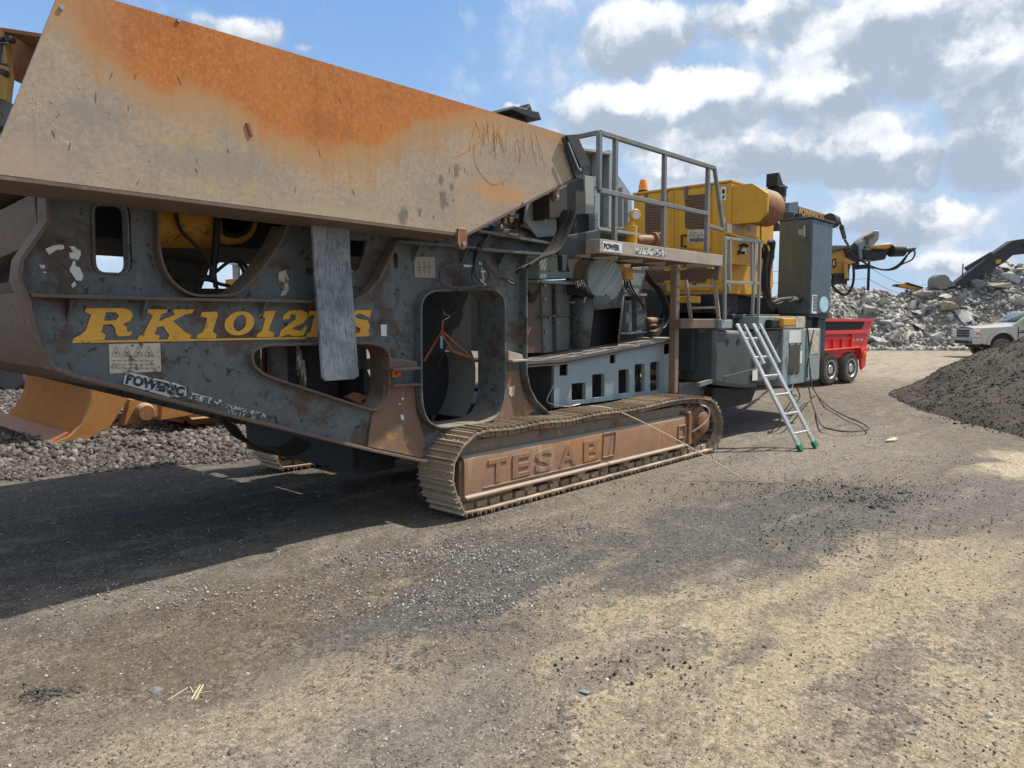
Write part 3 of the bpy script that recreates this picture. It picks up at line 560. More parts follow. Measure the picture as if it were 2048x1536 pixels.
# belly beams, mostly in shade
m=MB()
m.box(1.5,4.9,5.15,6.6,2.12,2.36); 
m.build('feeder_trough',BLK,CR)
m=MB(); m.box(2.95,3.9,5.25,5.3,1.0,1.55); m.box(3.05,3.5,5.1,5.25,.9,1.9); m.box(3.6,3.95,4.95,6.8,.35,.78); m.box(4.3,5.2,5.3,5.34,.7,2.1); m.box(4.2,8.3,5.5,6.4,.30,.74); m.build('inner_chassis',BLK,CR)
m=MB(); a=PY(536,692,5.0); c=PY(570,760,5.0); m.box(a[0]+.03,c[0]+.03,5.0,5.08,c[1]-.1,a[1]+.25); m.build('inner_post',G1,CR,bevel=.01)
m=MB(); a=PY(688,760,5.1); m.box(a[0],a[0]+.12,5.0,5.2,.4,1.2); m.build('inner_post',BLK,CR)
m=MB()
for k,(x,y) in enumerate(((595,700),(600,720),(606,740),(592,690))): m.tube(smooth_path([Q3(x,y-20,4.95),Q3(x+4,y+20,4.93),Q3(x+2,y+50,4.96)]),.012,6)
m.build('hydraulic_pipe',CHR,CR)
m=MB(); m.prism([(x,z) for x,z in PP(4.8,[(692,795),(710,785),(748,796),(746,818),(725,812)])],4.78,4.83); o=m.build('bracket',RUS,CR); c=Q3(730,803,4.77); m=MB(); m.cyl(c,(c[0],c[1]+.02,c[2]),.02,12); m.build('pin',INK,o)
# feeder drive: yellow drums and guards under the hopper
m=MB(); c=PY(352,445,5.0); m.lathe((c[0],5.0,c[1]),(1,0,.05),[(-.28,.02),(-.28,.15),(-.26,.165),(.22,.165),(.24,.15)],28); m.build('feeder_motor',YEL2,CR)
m=MB(); c=PY(462,440,5.0)
m.prism([(c[0]-.20,c[1]+.2),(c[0]-.18,c[1]-.10)]+[(c[0]-.02+.20*math.cos(a),c[1]+.02+.19*math.sin(a)) for a in np.linspace(-2.2,-.1,10)]+[(c[0]+.22,c[1]+.2)],4.95,5.05); o=m.build('drive_guard',YEL2,CR,bevel=.012)
m=MB(); m.lathe((c[0],4.93,c[1]+.06),(0,1,0),[(0,.05),(0,.06),(.03,.06)],20); m.build('hub',CHR,o)
m=MB(); m.lathe((c[0]-.02,4.95,c[1]+.02),(0,-1,0),[(0,.15),(.02,.15),(.02,.12),(0,.12)],24); m.build('guard_slot',INK,o)
# hoses seen in the cutouts
m=MB()
for pts in ([(352,425),(362,460),(400,500),(425,540),(430,575)],[(440,430),(432,480),(428,530),(434,580)],[(430,545),(470,520),(495,560),(500,585)],[(428,530),(455,512),(490,530),(505,575)],[(400,560),(418,560),(440,568),(460,572)],[(398,548),(415,553),(432,566)]):
    m.tube(smooth_path([Q3(x,y,4.78+.03*random.random()) for x,y in pts]),.012,6)
m.tube(smooth_path([Q3(x,y,4.8) for x,y in [(436,430),(430,500),(424,560)]]),.024,7)
m.build('hydraulic_hose',RUB,CR)
m=MB()
for k in range(7): m.tube(smooth_path([Q3(x+k*5,y+k*2.5,4.85+.05*k) for x,y in [(440,836),(470,872),(520,893),(565,893),(592,872)]]),.009,6)
m.build('hose_bundle',INK,CR)
# lettering
def glyph(outs,sc,off,Y,dy):
    return [PP(Y,[(x/sc+off[0],y/sc+off[1]) for x,y in q]) for q in outs]
def oval(cx,cy,rx,ry,sh=.18,n=24): return [(cx+rx*math.cos(a)-sh*ry*math.sin(a),cy+ry*math.sin(a)) for a in np.linspace(0,2*math.pi,n,endpoint=False)]
s1=3.7926;o1=(0,350);s2=3.4133;o2=(460,380); LY=WY-.0175
GL=[('letter_R',[[(650,1010),(930,1010),(990,1025),(1007,1065),(985,1108),(930,1130),(958,1150),(965,1190),(1003,1185),(990,1218),(900,1225),(878,1200),(870,1155),(850,1133),(782,1133),(768,1190),(800,1213),(790,1250),(545,1268),(560,1238),(610,1213),(650,1180),(690,1060),(645,1037)],[(803,1040),(880,1042),(903,1068),(880,1100),(830,1105),(787,1105)]],s1,o1),
 ('letter_K',[[(1120,1018),(1270,1018),(1265,1045),(1225,1055),(1203,1110),(1330,1057),(1310,1042),(1320,1018),(1475,1018),(1460,1045),(1400,1060),(1310,1108),(1400,1190),(1450,1213),(1440,1245),(1270,1245),(1285,1215),(1235,1145),(1190,1153),(1172,1208),(1210,1220),(1200,1250),(1040,1250),(1055,1220),(1090,1205),(1160,1062),(1115,1045)]],s1,o1),
 ('letter_1',[[(1530,1040),(1640,1035),(1652,1060),(1612,1190),(1645,1208),(1632,1240),(1488,1240),(1495,1210),(1540,1190),(1572,1085),(1520,1072)]],s1,o1),
 ('letter_0',[oval(1815,1125,112,92),oval(1818,1122,48,62)],s1,o1),
 ('letter_1',[[(212,828),(312,823),(262,958),(302,978),(292,1005),(180,1005),(187,980),(215,965),(242,872),(202,860)]],s2,o2),
 ('letter_2',[[(362,858),(400,825),(480,818),(525,838),(532,868),(502,908),(422,943),(440,955),(480,962),(512,928),(528,932),(502,992),(440,1000),(395,985),(330,1008),(348,958),(448,882),(450,850),(412,848),(405,880),(362,885)]],s2,o2),
 ('letter_T',[[(540,825),(690,825),(675,862),(625,850),(590,970),(622,980),(615,1005),(520,1005),(526,980),(550,970),(578,850),(535,865)]],s2,o2),
 ('letter_S',[[(966,820),(953,868),(927,862),(900,845),(862,848),(852,865),(880,880),(940,890),(954,930),(942,970),(952,972),(950,997),(900,1000),(840,1003),(780,1003),(790,955),(815,958),(830,980),(880,975),(892,950),(870,932),(810,915),(795,880),(815,840),(860,820)]],s2,o2)]
for nm,outs,sc_,of in GL: plate('letter',glyph(outs,sc_,of,LY-.003,0),LY-.003,.005,LET,FR,smooth=False)
m=MB(); m.prism(PP(LY,[(146,682),(610,674),(610,678),(144,686)]),LY-.007,LY-.001); m.build('letter_underline',LET,FR)
# decals
def decal(poly,Y,mt,name='sticker',par=FR,th=.003,**k): m=MB(); m.prism(PP(Y,poly),Y-th,Y); return m.build(name,mt,par,smooth=False,**k)
o=decal([(217,688),(320,686),(322,743),(219,747)],LY-.001,LBL,'warning_label')
m=MB(); Y_=LY-.0055
for x in (232,254,276,298):
    a,b_,c=[PY(x+dx,y,Y_) for dx,y in ((-9,712),(9,712),(0,693))]
    m.ribbon([a,b_,c],Y_-.001,Y_,.0035,closed=True); p=PY(x,706,Y_); m.box(p[0]-.006,p[0]+.006,Y_-.001,Y_,p[1]-.006,p[1]+.008)
for y in (722,730,737): 
    for x in range(224,312,11): p=PY(x,y,Y_); m.box(p[0],p[0]+.022,Y_-.001,Y_,p[1],p[1]+.004)
m.build('hazard_symbols',paint('faded_ink',(.2,.17,.12),(.12,.1,.08),bump=0),o)
o=decal([(828,514),(869,514),(871,556),(829,555)],LY-.001,DUSTY,'paper_notice')
m=MB()
for x in (838,848,858): a,b_=PY(x,521,Y_),PY(x+1,548,Y_); m.bar((a[0],Y_,a[1]),(b_[0],Y_,b_[1]),.004,.002,(0,1,0))
a,b_=PY(833,535,Y_),PY(866,535,Y_); m.bar((a[0],Y_,a[1]),(b_[0],Y_,b_[1]),.003,.002,(0,1,0)); m.build('notice_lines',BRN,o)
decal([(761,649),(773,649),(773,672),(762,672)],LY-.001,WHT,'data_plate')
RAG,t,b=new_mat('torn_decal'); v=t.tc; f=t.mapr(t.noise(v,22,5,.75),.47,.50)
t.put(b.inputs['Base Color'],t.mix(f,(.085,.07,.06),(.62,.62,.58))); b.inputs['Roughness'].default_value=.7
def torn(poly,Y,mt,name='torn_sticker',seed=0,col=None):
    r=random.Random(seed); pts=[]
    for i in range(len(poly)):
        a=Vector(poly[i]); c=Vector(poly[(i+1)%len(poly)]); n=max(2,int((c-a).length/2.2))
        for k in range(n): p=a.lerp(c,k/n); pts.append((p.x+r.uniform(-.9,.9),p.y+r.uniform(-.9,.9)))
    m=MB(); m.prism(PP(Y,pts),Y-.002,Y); return m.build(name,mt,FR,smooth=False)
for k,q in enumerate(([(90,498),(108,490),(127,489),(128,498),(112,500),(98,510)],[(138,493),(145,492),(162,503),(161,513),(155,520),(140,516),(138,506),(146,503)],[(146,522),(150,521),(151,532),(160,536),(166,550),(163,562),(152,560),(139,542),(140,536)],[(142,570),(149,563),(152,570),(145,576)],[(78,530),(89,530),(90,536),(82,537)],[(86,543),(92,542),(93,546),(87,547)])): torn(q,LY-.001,WHT,seed=k)
for k,q in enumerate(([(557,546),(570,540),(577,556),(577,582),(570,591),(561,592),(562,584),(570,572),(562,562),(557,562)],)): torn(q,LY-.001,LBL,seed=k+9)
torn([(1018,775),(1029,771),(1028,790),(1022,793),(1018,788)],WY-.037,LBL,seed=31)
for k,q in enumerate(([(802,797),(808,794),(806,800)],[(800,830),(806,828),(808,842),(803,838)],[(797,808),(804,806),(800,810)])): torn(q,WY-.037,WHT,seed=40+k)
STRP,t,b=new_mat('worn_white_strip'); v=t.tc; f=t.mapr(t.math('ADD',t.noise(v,26,7,.8),t.math('MULTIPLY',t.sep(v)[0],-.22)),.02,.06)
t.put(b.inputs['Base Color'],t.mix(f,(.07,.07,.065),(.60,.60,.57))); b.inputs['Roughness'].default_value=.7
# white stencil strip reading POWERSC...
sl_=lambda x:(752+ (x-250)*.262)
m=MB(); m.prism(PP(LY,[(250,748),(262,745),(350,766),(372,774),(372,792),(345,796),(246,768)]),LY-.003,LY-.001); o=m.build('name_strip',STRP,FR,smooth=False)
def txt_px(body,x0,y0,x1,y1,Y,h,mt,par,name,xs=None,shear=0,ext=.0008,bold=0):
    a=PY(x0,y0,Y); c=PY(x1,y1,Y); L=math.hypot(c[0]-a[0],c[1]-a[1]); an=math.atan2(c[1]-a[1],c[0]-a[0])
    me=text_mesh(body,1.,ext,shear,bold); xs_=[v_.co.x for v_ in me.vertices]; ys_=[v_.co.y for v_ in me.vertices]
    wd=max(xs_)-min(xs_); hh=max(ys_)-min(ys_)
    me.transform(Matrix.Translation((a[0],Y,a[1]))@Matrix.Rotation(-an,4,'Y')@Matrix.Rotation(R(90),4,'X')@Matrix.Diagonal((L/wd,h/hh,1,1))@Matrix.Translation((-min(xs_),-min(ys_),0)))
    return link(name,me,mt,par,smooth=False)
txt_px('POWERSC',250,767,366,794,LY-.0045,.062,paint('stencil_black',(.03,.035,.035),(.02,.02,.02),speck=(.5,.5,.47),sa=.55,ss=40,bump=0),o,'name_text',bold=.06)
txt_px('REEN',356,792,440,812,LY-.002,.040,RAG,FR,'name_text',bold=.03)
txt_px('DUNGANNON',452,816,530,835,LY-.002,.028,RAG,FR,'address_text',bold=.03)
txt_px('CO TYRONE',455,826,520,841,LY-.002,.022,RAG,FR,'address_text',bold=.03)
# emergency stop
a=PY(786,745,WY-.03); m=MB(); m.box(a[0]-.03,a[0]+.03,WY-.06,WY-.016,a[1]-.035,a[1]+.02); o=m.build('stop_button_box',YEL,CR,bevel=.003)
m=MB(); m.lathe((a[0]+.01,WY-.06,a[1]-.008),(0,-1,0),[(0,.01),(.02,.01),(.02,.02),(.032,.019),(.036,.01)],16); m.build('stop_button',RED,o)
# rubber slab hanging over the frame
m=MB(); m.prism(PP(4.40,[(622,440),(697,447),(699,520),(716,752),(708,758),(650,762),(644,755),(628,540)]),4.385,4.415)
m.build('hanging_slab',FLAP,CR,bevel=.006)
# hanging conveyor belt inside the portal and its orange strap
rim=PP(4.95,[(942,704),(948,722),(950,750),(947,785),(938,815),(928,835)])
m=MB(); m.ribbon(smooth_path(rim,5),4.95,5.52,.016); m.build('belt_loop',BELT,CR)
m=MB(); c=PY(900,690,5.2); m.box(4.1,5.0,5.55,5.6,1.15,1.25); m.build('roller_bracket',BRN,CR)
m=MB(); A_=Q3(886,640,4.97); K_=Q3(884,662,4.97)
def strap(p,q,wd=.028): m.bar(p,q,.004,wd,(1,0,0))
m.bar(A_,K_,.02,.005,(0,1,0)); m.bar(K_,Q3(848,722,5.1),.02,.005,(0,1,0)); m.bar(K_,Q3(945,716,4.93),.02,.005,(0,1,0)); m.bar(Q3(884,668,4.95),Q3(905,702,4.95),.015,.005,(0,1,0)); m.bar(Q3(945,716,4.93),Q3(905,702,4.95),.022,.006,(0,1,0)); m.bar(Q3(944,714,4.93),Q3(948,728,4.93),.03,.01,(0,1,0))
m.build('lifting_strap',ORS,None,label='orange webbing strap tied round the hanging belt inside the frame opening',cat='strap')
m=MB(); m.tube(smooth_path([Q3(886,616,4.97),Q3(889,628,4.95),Q3(900,632,4.95),Q3(888,640,4.97)]),.006,6); m.box(*(lambda a,c:(a[0],c[0]))(PY(880,672,4.94),PY(885,672,4.94)),4.935,4.94,PY(882,697,4.94)[1],PY(882,672,4.94)[1]); m.build('strap_hook',CHR,CR)
# hose coil and couplings on the frame
m=MB(); Yh=WY-.16
for pts,r in (([(978,470),(960,500),(950,535),(955,556),(972,562),(1000,553),(1032,565),(1025,568),(990,548),(968,520)],.013),([(948,534),(905,530),(884,540),(880,560),(895,573),(935,576),(962,570)],.011),([(950,525),(944,545),(948,562),(962,572),(974,568),(978,545),(968,528)],.012)):
    m.tube(smooth_path([Q3(x,y,Yh+.02*math.sin(i*2)) for i,(x,y) in enumerate(pts)]),r,8)
m.build('hydraulic_hose',paint('dusty_hose',(.07,.07,.068),(.04,.04,.04),rough=.55,dust=DUST,da=.3),CR)
m=MB()
for (x,y,x2,y2) in ((925,532,945,533),(955,526,972,530),(960,545,980,540),(958,558,970,570),(962,535,966,560)): m.cyl(Q3(x,y,Yh),Q3(x2,y2,Yh+.01),.015,8)
m.build('hose_coupling',CHR,CR)
m=MB(); m.tube(smooth_path([Q3(x,y,Yh+.03) for x,y in ((985,455),(970,480),(955,500),(952,530))]),.028,8); m.build('hose_sleeve',RUB,CR)
m=MB(); Yb=4.40
for k in range(6):
    m.tube(smooth_path([Q3(x+k*4.5,y,Yb-.02*k+.012*random.random()) for x,y in ((1128,420),(1118,455),(1095,500),(1060+random.uniform(-4,4),530-k*3),(1034+random.uniform(-6,6),545-k*3))]),.013,6)
for k in range(3): m.tube(smooth_path([Q3(x+k*5,y,4.6+.03*k) for x,y in ((1128,430),(1120,480),(1124,530),(1128,543))]),.012,6)
m.build('hose_bundle',RUB,CR)
# ---- crawler tracks
def track(y0,y1,near):
    TY=4.27
    top=[(1434,905-0),(1440,885),(1446,850),(1441,824),(1430,804),(1415,797),(1380,796),(1335,803),(1270,818),(1200,827),(1140,840),(1095,843),(1050,852),(1010,858),(976,860),(952,868),(933,884),(915,910),(905,940),(907,975),(920,1005),(938,1028)]
    path=[PY(x,y,TY) for x,y in top]; zb_=.03
    path=[(x,max(z,zb_)) for x,z in path]
    xr=8.42; path=[(xr,zb_+.03)]+path[1:-2]+[(path[-2][0]+.0,.13),(4.12,.045)]
    bot=[(x,zb_) for x in np.linspace(4.3,8.25,12)]
    loop=smooth_path(path+bot,8,closed=True)
    L=[0]
    for i in range(len(loop)): L.append(L[-1]+(Vector(loop[(i+1)%len(loop)])-Vector(loop[i])).length)
    n=62; pit=L[-1]/n
    def at(s_):
        s_%=L[-1]
        for i in range(len(loop)):
            if L[i+1]>=s_: 
                f=(s_-L[i])/max(1e-9,L[i+1]-L[i]); return Vector(loop[i]).lerp(Vector(loop[(i+1)%len(loop)]),f)
    # path runs anticlockwise seen from -Y? find the outward side
    ar=sum(loop[i][0]*loop[(i+1)%len(loop)][1]-loop[(i+1)%len(loop)][0]*loop[i][1] for i in range(len(loop)))
    so_=1 if ar<0 else -1
    tr=MB(); fx=[(4.02,.50),(4.06,.28),(4.28,.12),(4.75,.12),(4.82,.2),(7.9,.2),(7.95,.56),(7.6,.60),(4.3,.60)]
    m=MB(); m.prism(fx,y0+.14,y1-.12)
    T=m.build('crawler_track',TRK,CR,bevel=.01)
    sh=MB(); wd=y1-y0; t_=.014
    sh.box(-pit*.49,pit*.49,0,wd,-t_,0)
    for u in (-.42,0,.40):
        sh.prism([(pit*u-.008,0),(pit*u+.008,0),(pit*u+.004,.026),(pit*u-.004,.026)],0,wd)
    for bx_ in (.22,.34,.66,.78): sh.cyl((-pit*.2,wd*bx_,-.002),(-pit*.2,wd*bx_,.012),.011,6)
    sh.box(-pit*.5,pit*.30,wd*.17,wd*.24,-.07,-t_); sh.box(-pit*.5,pit*.30,wd*.64,wd*.70,-.07,-t_)
    sh.cyl((pit*.2,wd*.14,-.045),(pit*.2,wd*.73,-.045),.022,8)
    first=None
    for i in range(n):
        a=at(i*pit); c=at(i*pit+pit*.9); d=(c-a).normalized(); p=(a+c)/2
        up_=Vector((-d.y,d.x))*so_
        # local x along d (flipped so that y stays +), z outward
        dx=d if so_>0 else -d
        Mx=Matrix(((dx.x,0,up_.x,p.x),(0,1,0,y0),(dx.y,0,up_.y,p.y),(0,0,0,1)))
        if first is None:
            first=sh.build('track_shoe',TRK,T,smooth=False); o=first
        else:
            o=first.copy(); COL.objects.link(o); o.parent=T; o.matrix_parent_inverse=Matrix.Identity(4)
        jit=Matrix.Rotation(random.uniform(-.03,.03),4,'Y'); o.matrix_basis=Mx@jit
    # rollers, idler, sprocket
    for k,x in enumerate(np.linspace(4.95,7.65,8)):
        m=MB(); m.lathe((x,y0+.05,.135),(0,1,0),[(0,.035),(.0,.055),(.03,.055),(.03,.075),(.06,.075),(.06,.06),(wd-.26,.06),(wd-.26,.075),(wd-.2,.075)],18); m.build('bottom_roller',TRK,T)
    for x in (5.2,6.6):
        m=MB(); m.box(x,x+.16,y0+.12,y1-.12,.58,.66); m.build('carrier_pad',RUS,T,bevel=.008)
    m=MB(); m.lathe((4.38,y0+.16,.365),(0,1,0),[(0,.05),(0,.24),(.02,.255),(.04,.28),(wd-.36,.28),(wd-.34,.255),(wd-.32,.24)],32); m.build('idler_wheel',TRK,T)
    cx,cz=PY(1412,850,TY); 
    m=MB(); ri=.23; prof=[(0,.05),(0,ri-.02),(.03,ri)]
    N_=26; pts=[]
    for i in range(N_*2):
        a=math.pi*i/N_; r_=.30 if i%2 else .255; pts.append((8.12+r_*math.cos(a),.37+r_*math.sin(a)))
    m.prism(pts,y0+.18,y0+.22); m.build('drive_sprocket',TRK,T)
    m=MB(); m.lathe((8.10,y0+.19,.38),(0,-1,0),[(0,.2),(.03,.2),(.05,.185),(.10,.185),(.11,.13),(.16,.13),(.17,.11)],28); m.build('drive_hub',RUS,T)
    m=MB()
    for k in range(10):
        a=2*math.pi*k/10; m.cyl((8.10+.16*math.cos(a),y0+.08,.38+.16*math.sin(a)),(8.10+.16*math.cos(a),y0+.10,.38+.16*math.sin(a)),.012,6)
    m.build('hub_bolts',CHR,T)
    # rusty channel beam
    yb=y0+.03; a0,a1=PY(931,913,yb),PY(1385,826,yb); z0,z1=.175,.505
    prof=[(yb-.01,z0-.015),(yb+.03,z0-.015),(yb+.03,z0+.02),(yb+.022,z0+.04),(yb+.022,z1-.06),(yb+.035,z1-.015),(yb+.075,z1),(yb+.20,z1),(yb+.20,z1-.012),(yb+.08,z1-.013),(yb+.045,z1-.03),(yb+.036,z1-.06),(yb+.036,z0+.0),(yb+.18,z0+.0),(yb+.18,z0-.03),(yb-.01,z0-.03)]
    prof=[(yb-.012,z0-.028),(yb-.012,z0-.012),(yb+.012,z0+.004),(yb+.012,z1-.07),(yb+.022,z1-.028),(yb+.05,z1-.006),(yb+.20,z1),(yb+.20,z0-.028)]
    BM=paint('rusty_track_beam',(.31,.175,.105),(.19,.105,.065),rust=(.38,.19,.085),ra=.45,rs=1.6,speck=(.30,.2,.14),sa=.2,ss=14,streak=(.42,.28,.18),ka=.35,dust=(.35,.30,.24),da=1.,rough=.7,bump=.2,spec=.3) if near else BRN
    m=MB(); m.prism(prof,4.15,7.75,ax='x'); bm2=m.build('side_beam',BM,T)
    m=MB(); m.ribbon([(4.17,z0),(4.17,z1-.03),(4.25,z1-.03),(4.25,z0)],yb+.012,yb+.1,.012) if False else m.box(4.11,4.15,yb+.03,yb+.19,z0-.02,z1-.04); m.build('beam_end_plate',BRN,T,bevel=.004)
    m=MB(); m.prism([(7.72,z0-.02),(7.79,z0-.02),(7.79,z1+.01),(7.76,z1+.04),(7.72,z1+.03)],yb-.015,yb+.2); m.build('beam_end_plate',RUS,T,bevel=.006)
    if near:
        ty=yb+.010
        for s_,x0,x1 in (('T',4.42,4.66),('E',4.72,4.95),('S',5.02,5.28),('A',5.36,5.62),('B',5.74,6.0)):
            me=text_mesh(s_,1.,.5,0.,.02); xs_=[q.co.x for q in me.vertices]; ys_=[q.co.y for q in me.vertices]; wx=max(xs_)-min(xs_)
            me.transform(Matrix.Translation((x0,ty,z0+.06))@Matrix(((1,0,.0,0),(0,1,0,0),(0,0,1,0),(0,0,0,1)))@Matrix.Rotation(R(90),4,'X')@Matrix.Diagonal(((x1-x0)/wx,.20/(max(ys_)-min(ys_)),.014,1))@Matrix.Translation((-min(xs_),-min(ys_),0)))
            link('raised_letter',me,BM,T,smooth=False,bevel=.002)
        m=MB(); m.ribbon([(6.05,z0+.06),(6.25,z0+.06),(6.27,z0+.30),(6.07,z0+.30)],ty-.008,ty+.004,.014,closed=True); m.build('raised_letter',BM,T,bevel=.002); m=MB(); m.ribbon([(7.52,z0+.08),(7.66,z0+.08),(7.66,z0+.22),(7.52,z0+.22)],ty-.012,ty+.004,.022,closed=True); m.build('raised_frame',BM,T,bevel=.002); m=MB()
        m.ribbon([(4.36,z0+.035),(6.02,z0+.035)],ty-.006,ty+.004,.010); m.build('raised_line',BM,T,bevel=.002)
        m=MB(); m.tube(smooth_path([(7.82,4.3,.30),(7.9,4.24,.36),(8.02,4.2,.45),(8.05,4.22,.56),(8.0,4.3,.6)]),.010,6); m.build('hub_hose',CHR,T)
    m=MB(); m.prism([(4.18,.03+.03),(4.75,.05),(4.82,.18),(4.12,.18)],y0+.10,y0+.13)
    for x in (4.4,4.58): m.bar((x,y0+.095,.06),(x+.06,y0+.095,.18),.02,.012)
    m.build('guard_plate',TRK,T,bevel=.004)
    # clods of earth on the shelf
    return T
scatter('earth_clods',np.column_stack([4.2+3.5*rng.random(700),4.42+.16*rng.random(700),.60+.012*rng.random(700)+.0*rng.random(700)]),.008+.022*rng.random(700)**2,ROCKS,GRAV,rng.random(700)*.6,kind='stuff',label='dry earth clods lying on the ledge inside the near track',cat='earth')
track(4.27,4.68,True); track(7.05,7.46,False)
# ---- box with square holes above the track
BY=4.8
hb=PP(BY,[(1105,722),(1105,817),(1338,785),(1339,680),(1300,682),(1136,716)])
hb=[(5.86,1.16),(5.86,.70),(8.13,.70),(8.13,1.345),(6.12,1.17)]
oz=lambda x,y:(1000+x*.234375,500+y*.234375)
hol=[[oz(a,b_),oz(c,b_-8),oz(c,d),oz(a,d+10)] for a,b_,c,d in ((605,1138,725,1278),(780,1062,886,1255),(1005,1022,1097,1220),(1143,975,1228,1210),(1275,957,1357,1198))]
not_=[[oz(a,b_),oz(c,b_-8),oz(c,d),oz(a,d+4)] for a,b_,c,d in ((502,958,572,1070),(932,876,980,965),(1393,778,1435,885))]
HP=plate('pierced_panel',[PP(BY,[oz(455,955),oz(455,1345),oz(1440,1215),oz(1445,770),oz(580,945)])]+[PP(BY,rnd_poly(q,3.2)) for q in hol]+[PP(BY,q) for q in not_],BY,.02,paint('chipped_pale_paint',(.27,.335,.36),(.21,.26,.275),rust=(.33,.2,.11),ra=.17,rs=3.2,speck=(.2,.09,.05),sa=.16,ss=20,streak=(.40,.33,.24),ka=.05,rough=.5,dust=DUST,da=.4),CR)
for q in hol: m=MB(); m.ribbon(PP(BY,rnd_poly(q,3.2)),BY+.0,BY+.035,.006,closed=True); m.build('hole_rim',G2,HP)
m=MB(); p=PP(BY,[oz(455,955),oz(455,1345)]); m.box(5.84,5.86,BY,5.35,.70,1.16); m.build('panel_end',G3,CR)
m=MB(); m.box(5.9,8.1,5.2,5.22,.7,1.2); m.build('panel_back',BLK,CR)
m=MB(); a=PP(BY-.06,[oz(200,905),oz(540,900),oz(1448,752)]); m.ribbon([(5.35,1.19),(5.95,1.19),(8.15,1.375)],BY-.08,5.6,.03); m.ribbon([(5.35,1.155),(5.95,1.155),(8.15,1.335)],BY-.05,BY+.3,.02)
m.build('deck_plank',paint('dusty_deck',(.25,.22,.19),(.14,.12,.10),rust=(.2,.13,.08),ra=.3,rs=3,dust=(.36,.32,.27),da=.9,rough=.8),CR,bevel=.005)
# yellow drive guard and chassis left of the box
m=MB(); m.prism(PP(5.2,[(1047,716),(1072,720),(1074,775),(1066,778),(1045,772)]),5.1,5.5); m.build('belt_guard',YEL2,CR,bevel=.02)
# wire hook hanging on the box
m=MB(); m.tube(smooth_path([Q3(x,y,4.66) for x,y in ((1108,770),(1100,785),(1094,803),(1110,810),(1135,813),(1160,808))]),.005,6); m.build('bent_wire',CHR,None,label='bent grey wire hooked over the corner of the pierced panel',cat='wire')
# ---- crusher body
CY=5.15
def cbox(name,px0,px1,Y0,Y1,mt,bev=.006,par=CR):
    a=PY(*px0,Y0); c=PY(*px1,Y0); m=MB(); m.box(a[0],c[0],Y0,Y1,c[1],a[1]); return m.build(name,mt,par,bevel=bev)
def cpoly(name,pts,Y0,Y1,mt,bev=.006,par=CR): m=MB(); m.prism(PP(Y0,pts),Y0,Y1); return m.build(name,mt,par,bevel=bev)
z4=oz
cpoly('rotor_housing',[z4(345,265),z4(370,885),z4(790,845),z4(1260,730),z4(1240,395),z4(1100,250),z4(660,250)],CY+.05,6.9,G1)
cpoly('housing_panel',[z4(350,270),z4(372,880),z4(612,845),z4(602,420),z4(680,255)],CY,CY+.06,paint('stained_housing',(.165,.175,.16),(.10,.105,.095),rust=(.30,.24,.15),ra=.22,rs=2.,speck=(.06,.045,.03),sa=.15,ss=9,streak=(.36,.31,.22),ka=.2,rough=.55,dust=DUST,da=.5))
cpoly('housing_side',[z4(200,290),z4(348,268),z4(372,880),z4(200,880)],CY+.02,CY+.5,BRN)
cpoly('upper_cover',[z4(335,60),z4(700,60),z4(690,240),z4(338,245)],CY-.03,CY+.5,G2)
m=MB(); a=PY(*z4(310,262),CY-.08); c=PY(*z4(680,250),CY-.08); m.box(a[0],c[0],CY-.10,CY+.1,a[1]-.02,a[1]+.01); m.build('cover_flange',G2,CR)
# feed chute hood with open front
ho=PP(CY-.25,[z4(780,395),z4(1035,388),z4(1060,400),z4(1000,800),z4(770,840)])
m=MB(); yh=CY-.25
A=lambda x,y,Y=yh:Q3(*z4(x,y),Y)
m.add([A(780,395),A(1040,385),A(1030,490),A(800,512)],[(0,1,2,3)])
m.add([A(780,395),A(800,512),A(765,840),A(600,842,CY),A(600,415,CY)],[(0,1,2,3,4)])
m.add([A(780,395),A(1040,385),A(1050,380,CY+.1),A(600,415,CY)],[(0,1,2,3)])
m.add([A(1030,490),A(1040,385),A(1075,385,CY+.0),A(1010,800,CY),A(1000,800)],[(0,1,2,3,4)])
m.add([A(850,530,CY),A(1015,510,CY),A(1000,800,CY),A(845,820,CY)],[(0,1,2,3)])
o=m.build('chute_hood',G1,CR); sd=o.modifiers.new('s','SOLIDIFY'); sd.thickness=.012
m=MB(); m.box(A(800,500)[0],A(1010,500)[0],yh+.03,yh+.04,A(0,800)[2],A(0,790)[2]); 
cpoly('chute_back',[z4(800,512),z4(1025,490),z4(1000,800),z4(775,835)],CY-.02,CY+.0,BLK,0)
o=cpoly('side_door',[z4(1075,430),z4(1160,425),z4(1165,690),z4(1085,712)],CY-.05,CY+.04,G2)
m=MB()
for y in (460,620): 
    a=A(1105,y,CY-.08); m.cyl(a,(a[0],a[1],a[2]-.10),.022,8)
m.build('hinge',G2,o)
cpoly('bearing_post',[z4(1163,385),z4(1235,380),z4(1245,690),z4(1170,700)],CY-.12,CY+.25,G1)
cpoly('bearing_post',[z4(1040,372),z4(1255,372),z4(1255,392),z4(1040,395)],CY-.16,CY+.2,G2,.003)
cpoly('bearing_post',[z4(1085,712),z4(1255,688),z4(1255,705),z4(1090,722)],CY-.16,CY+.2,G2,.003)
for x,y in ((380,300),(380,420),(385,560),(390,700),(395,830),(590,440),(592,560),(595,700),(598,830)):
    m=MB(); a=A(x,y,CY-.01); m.cyl((a[0],CY-.022,a[2]),(a[0],CY+.0,a[2]),.013,6); m.build('bolt',CHR,CR)
cpoly('housing_rib',[z4(470,262),z4(488,262),z4(500,860),z4(484,862)],CY-.05,CY,G1,.003)
cpoly('housing_rib',[z4(352,560),z4(604,545),z4(604,560),z4(352,576)],CY-.05,CY,G1,.003)
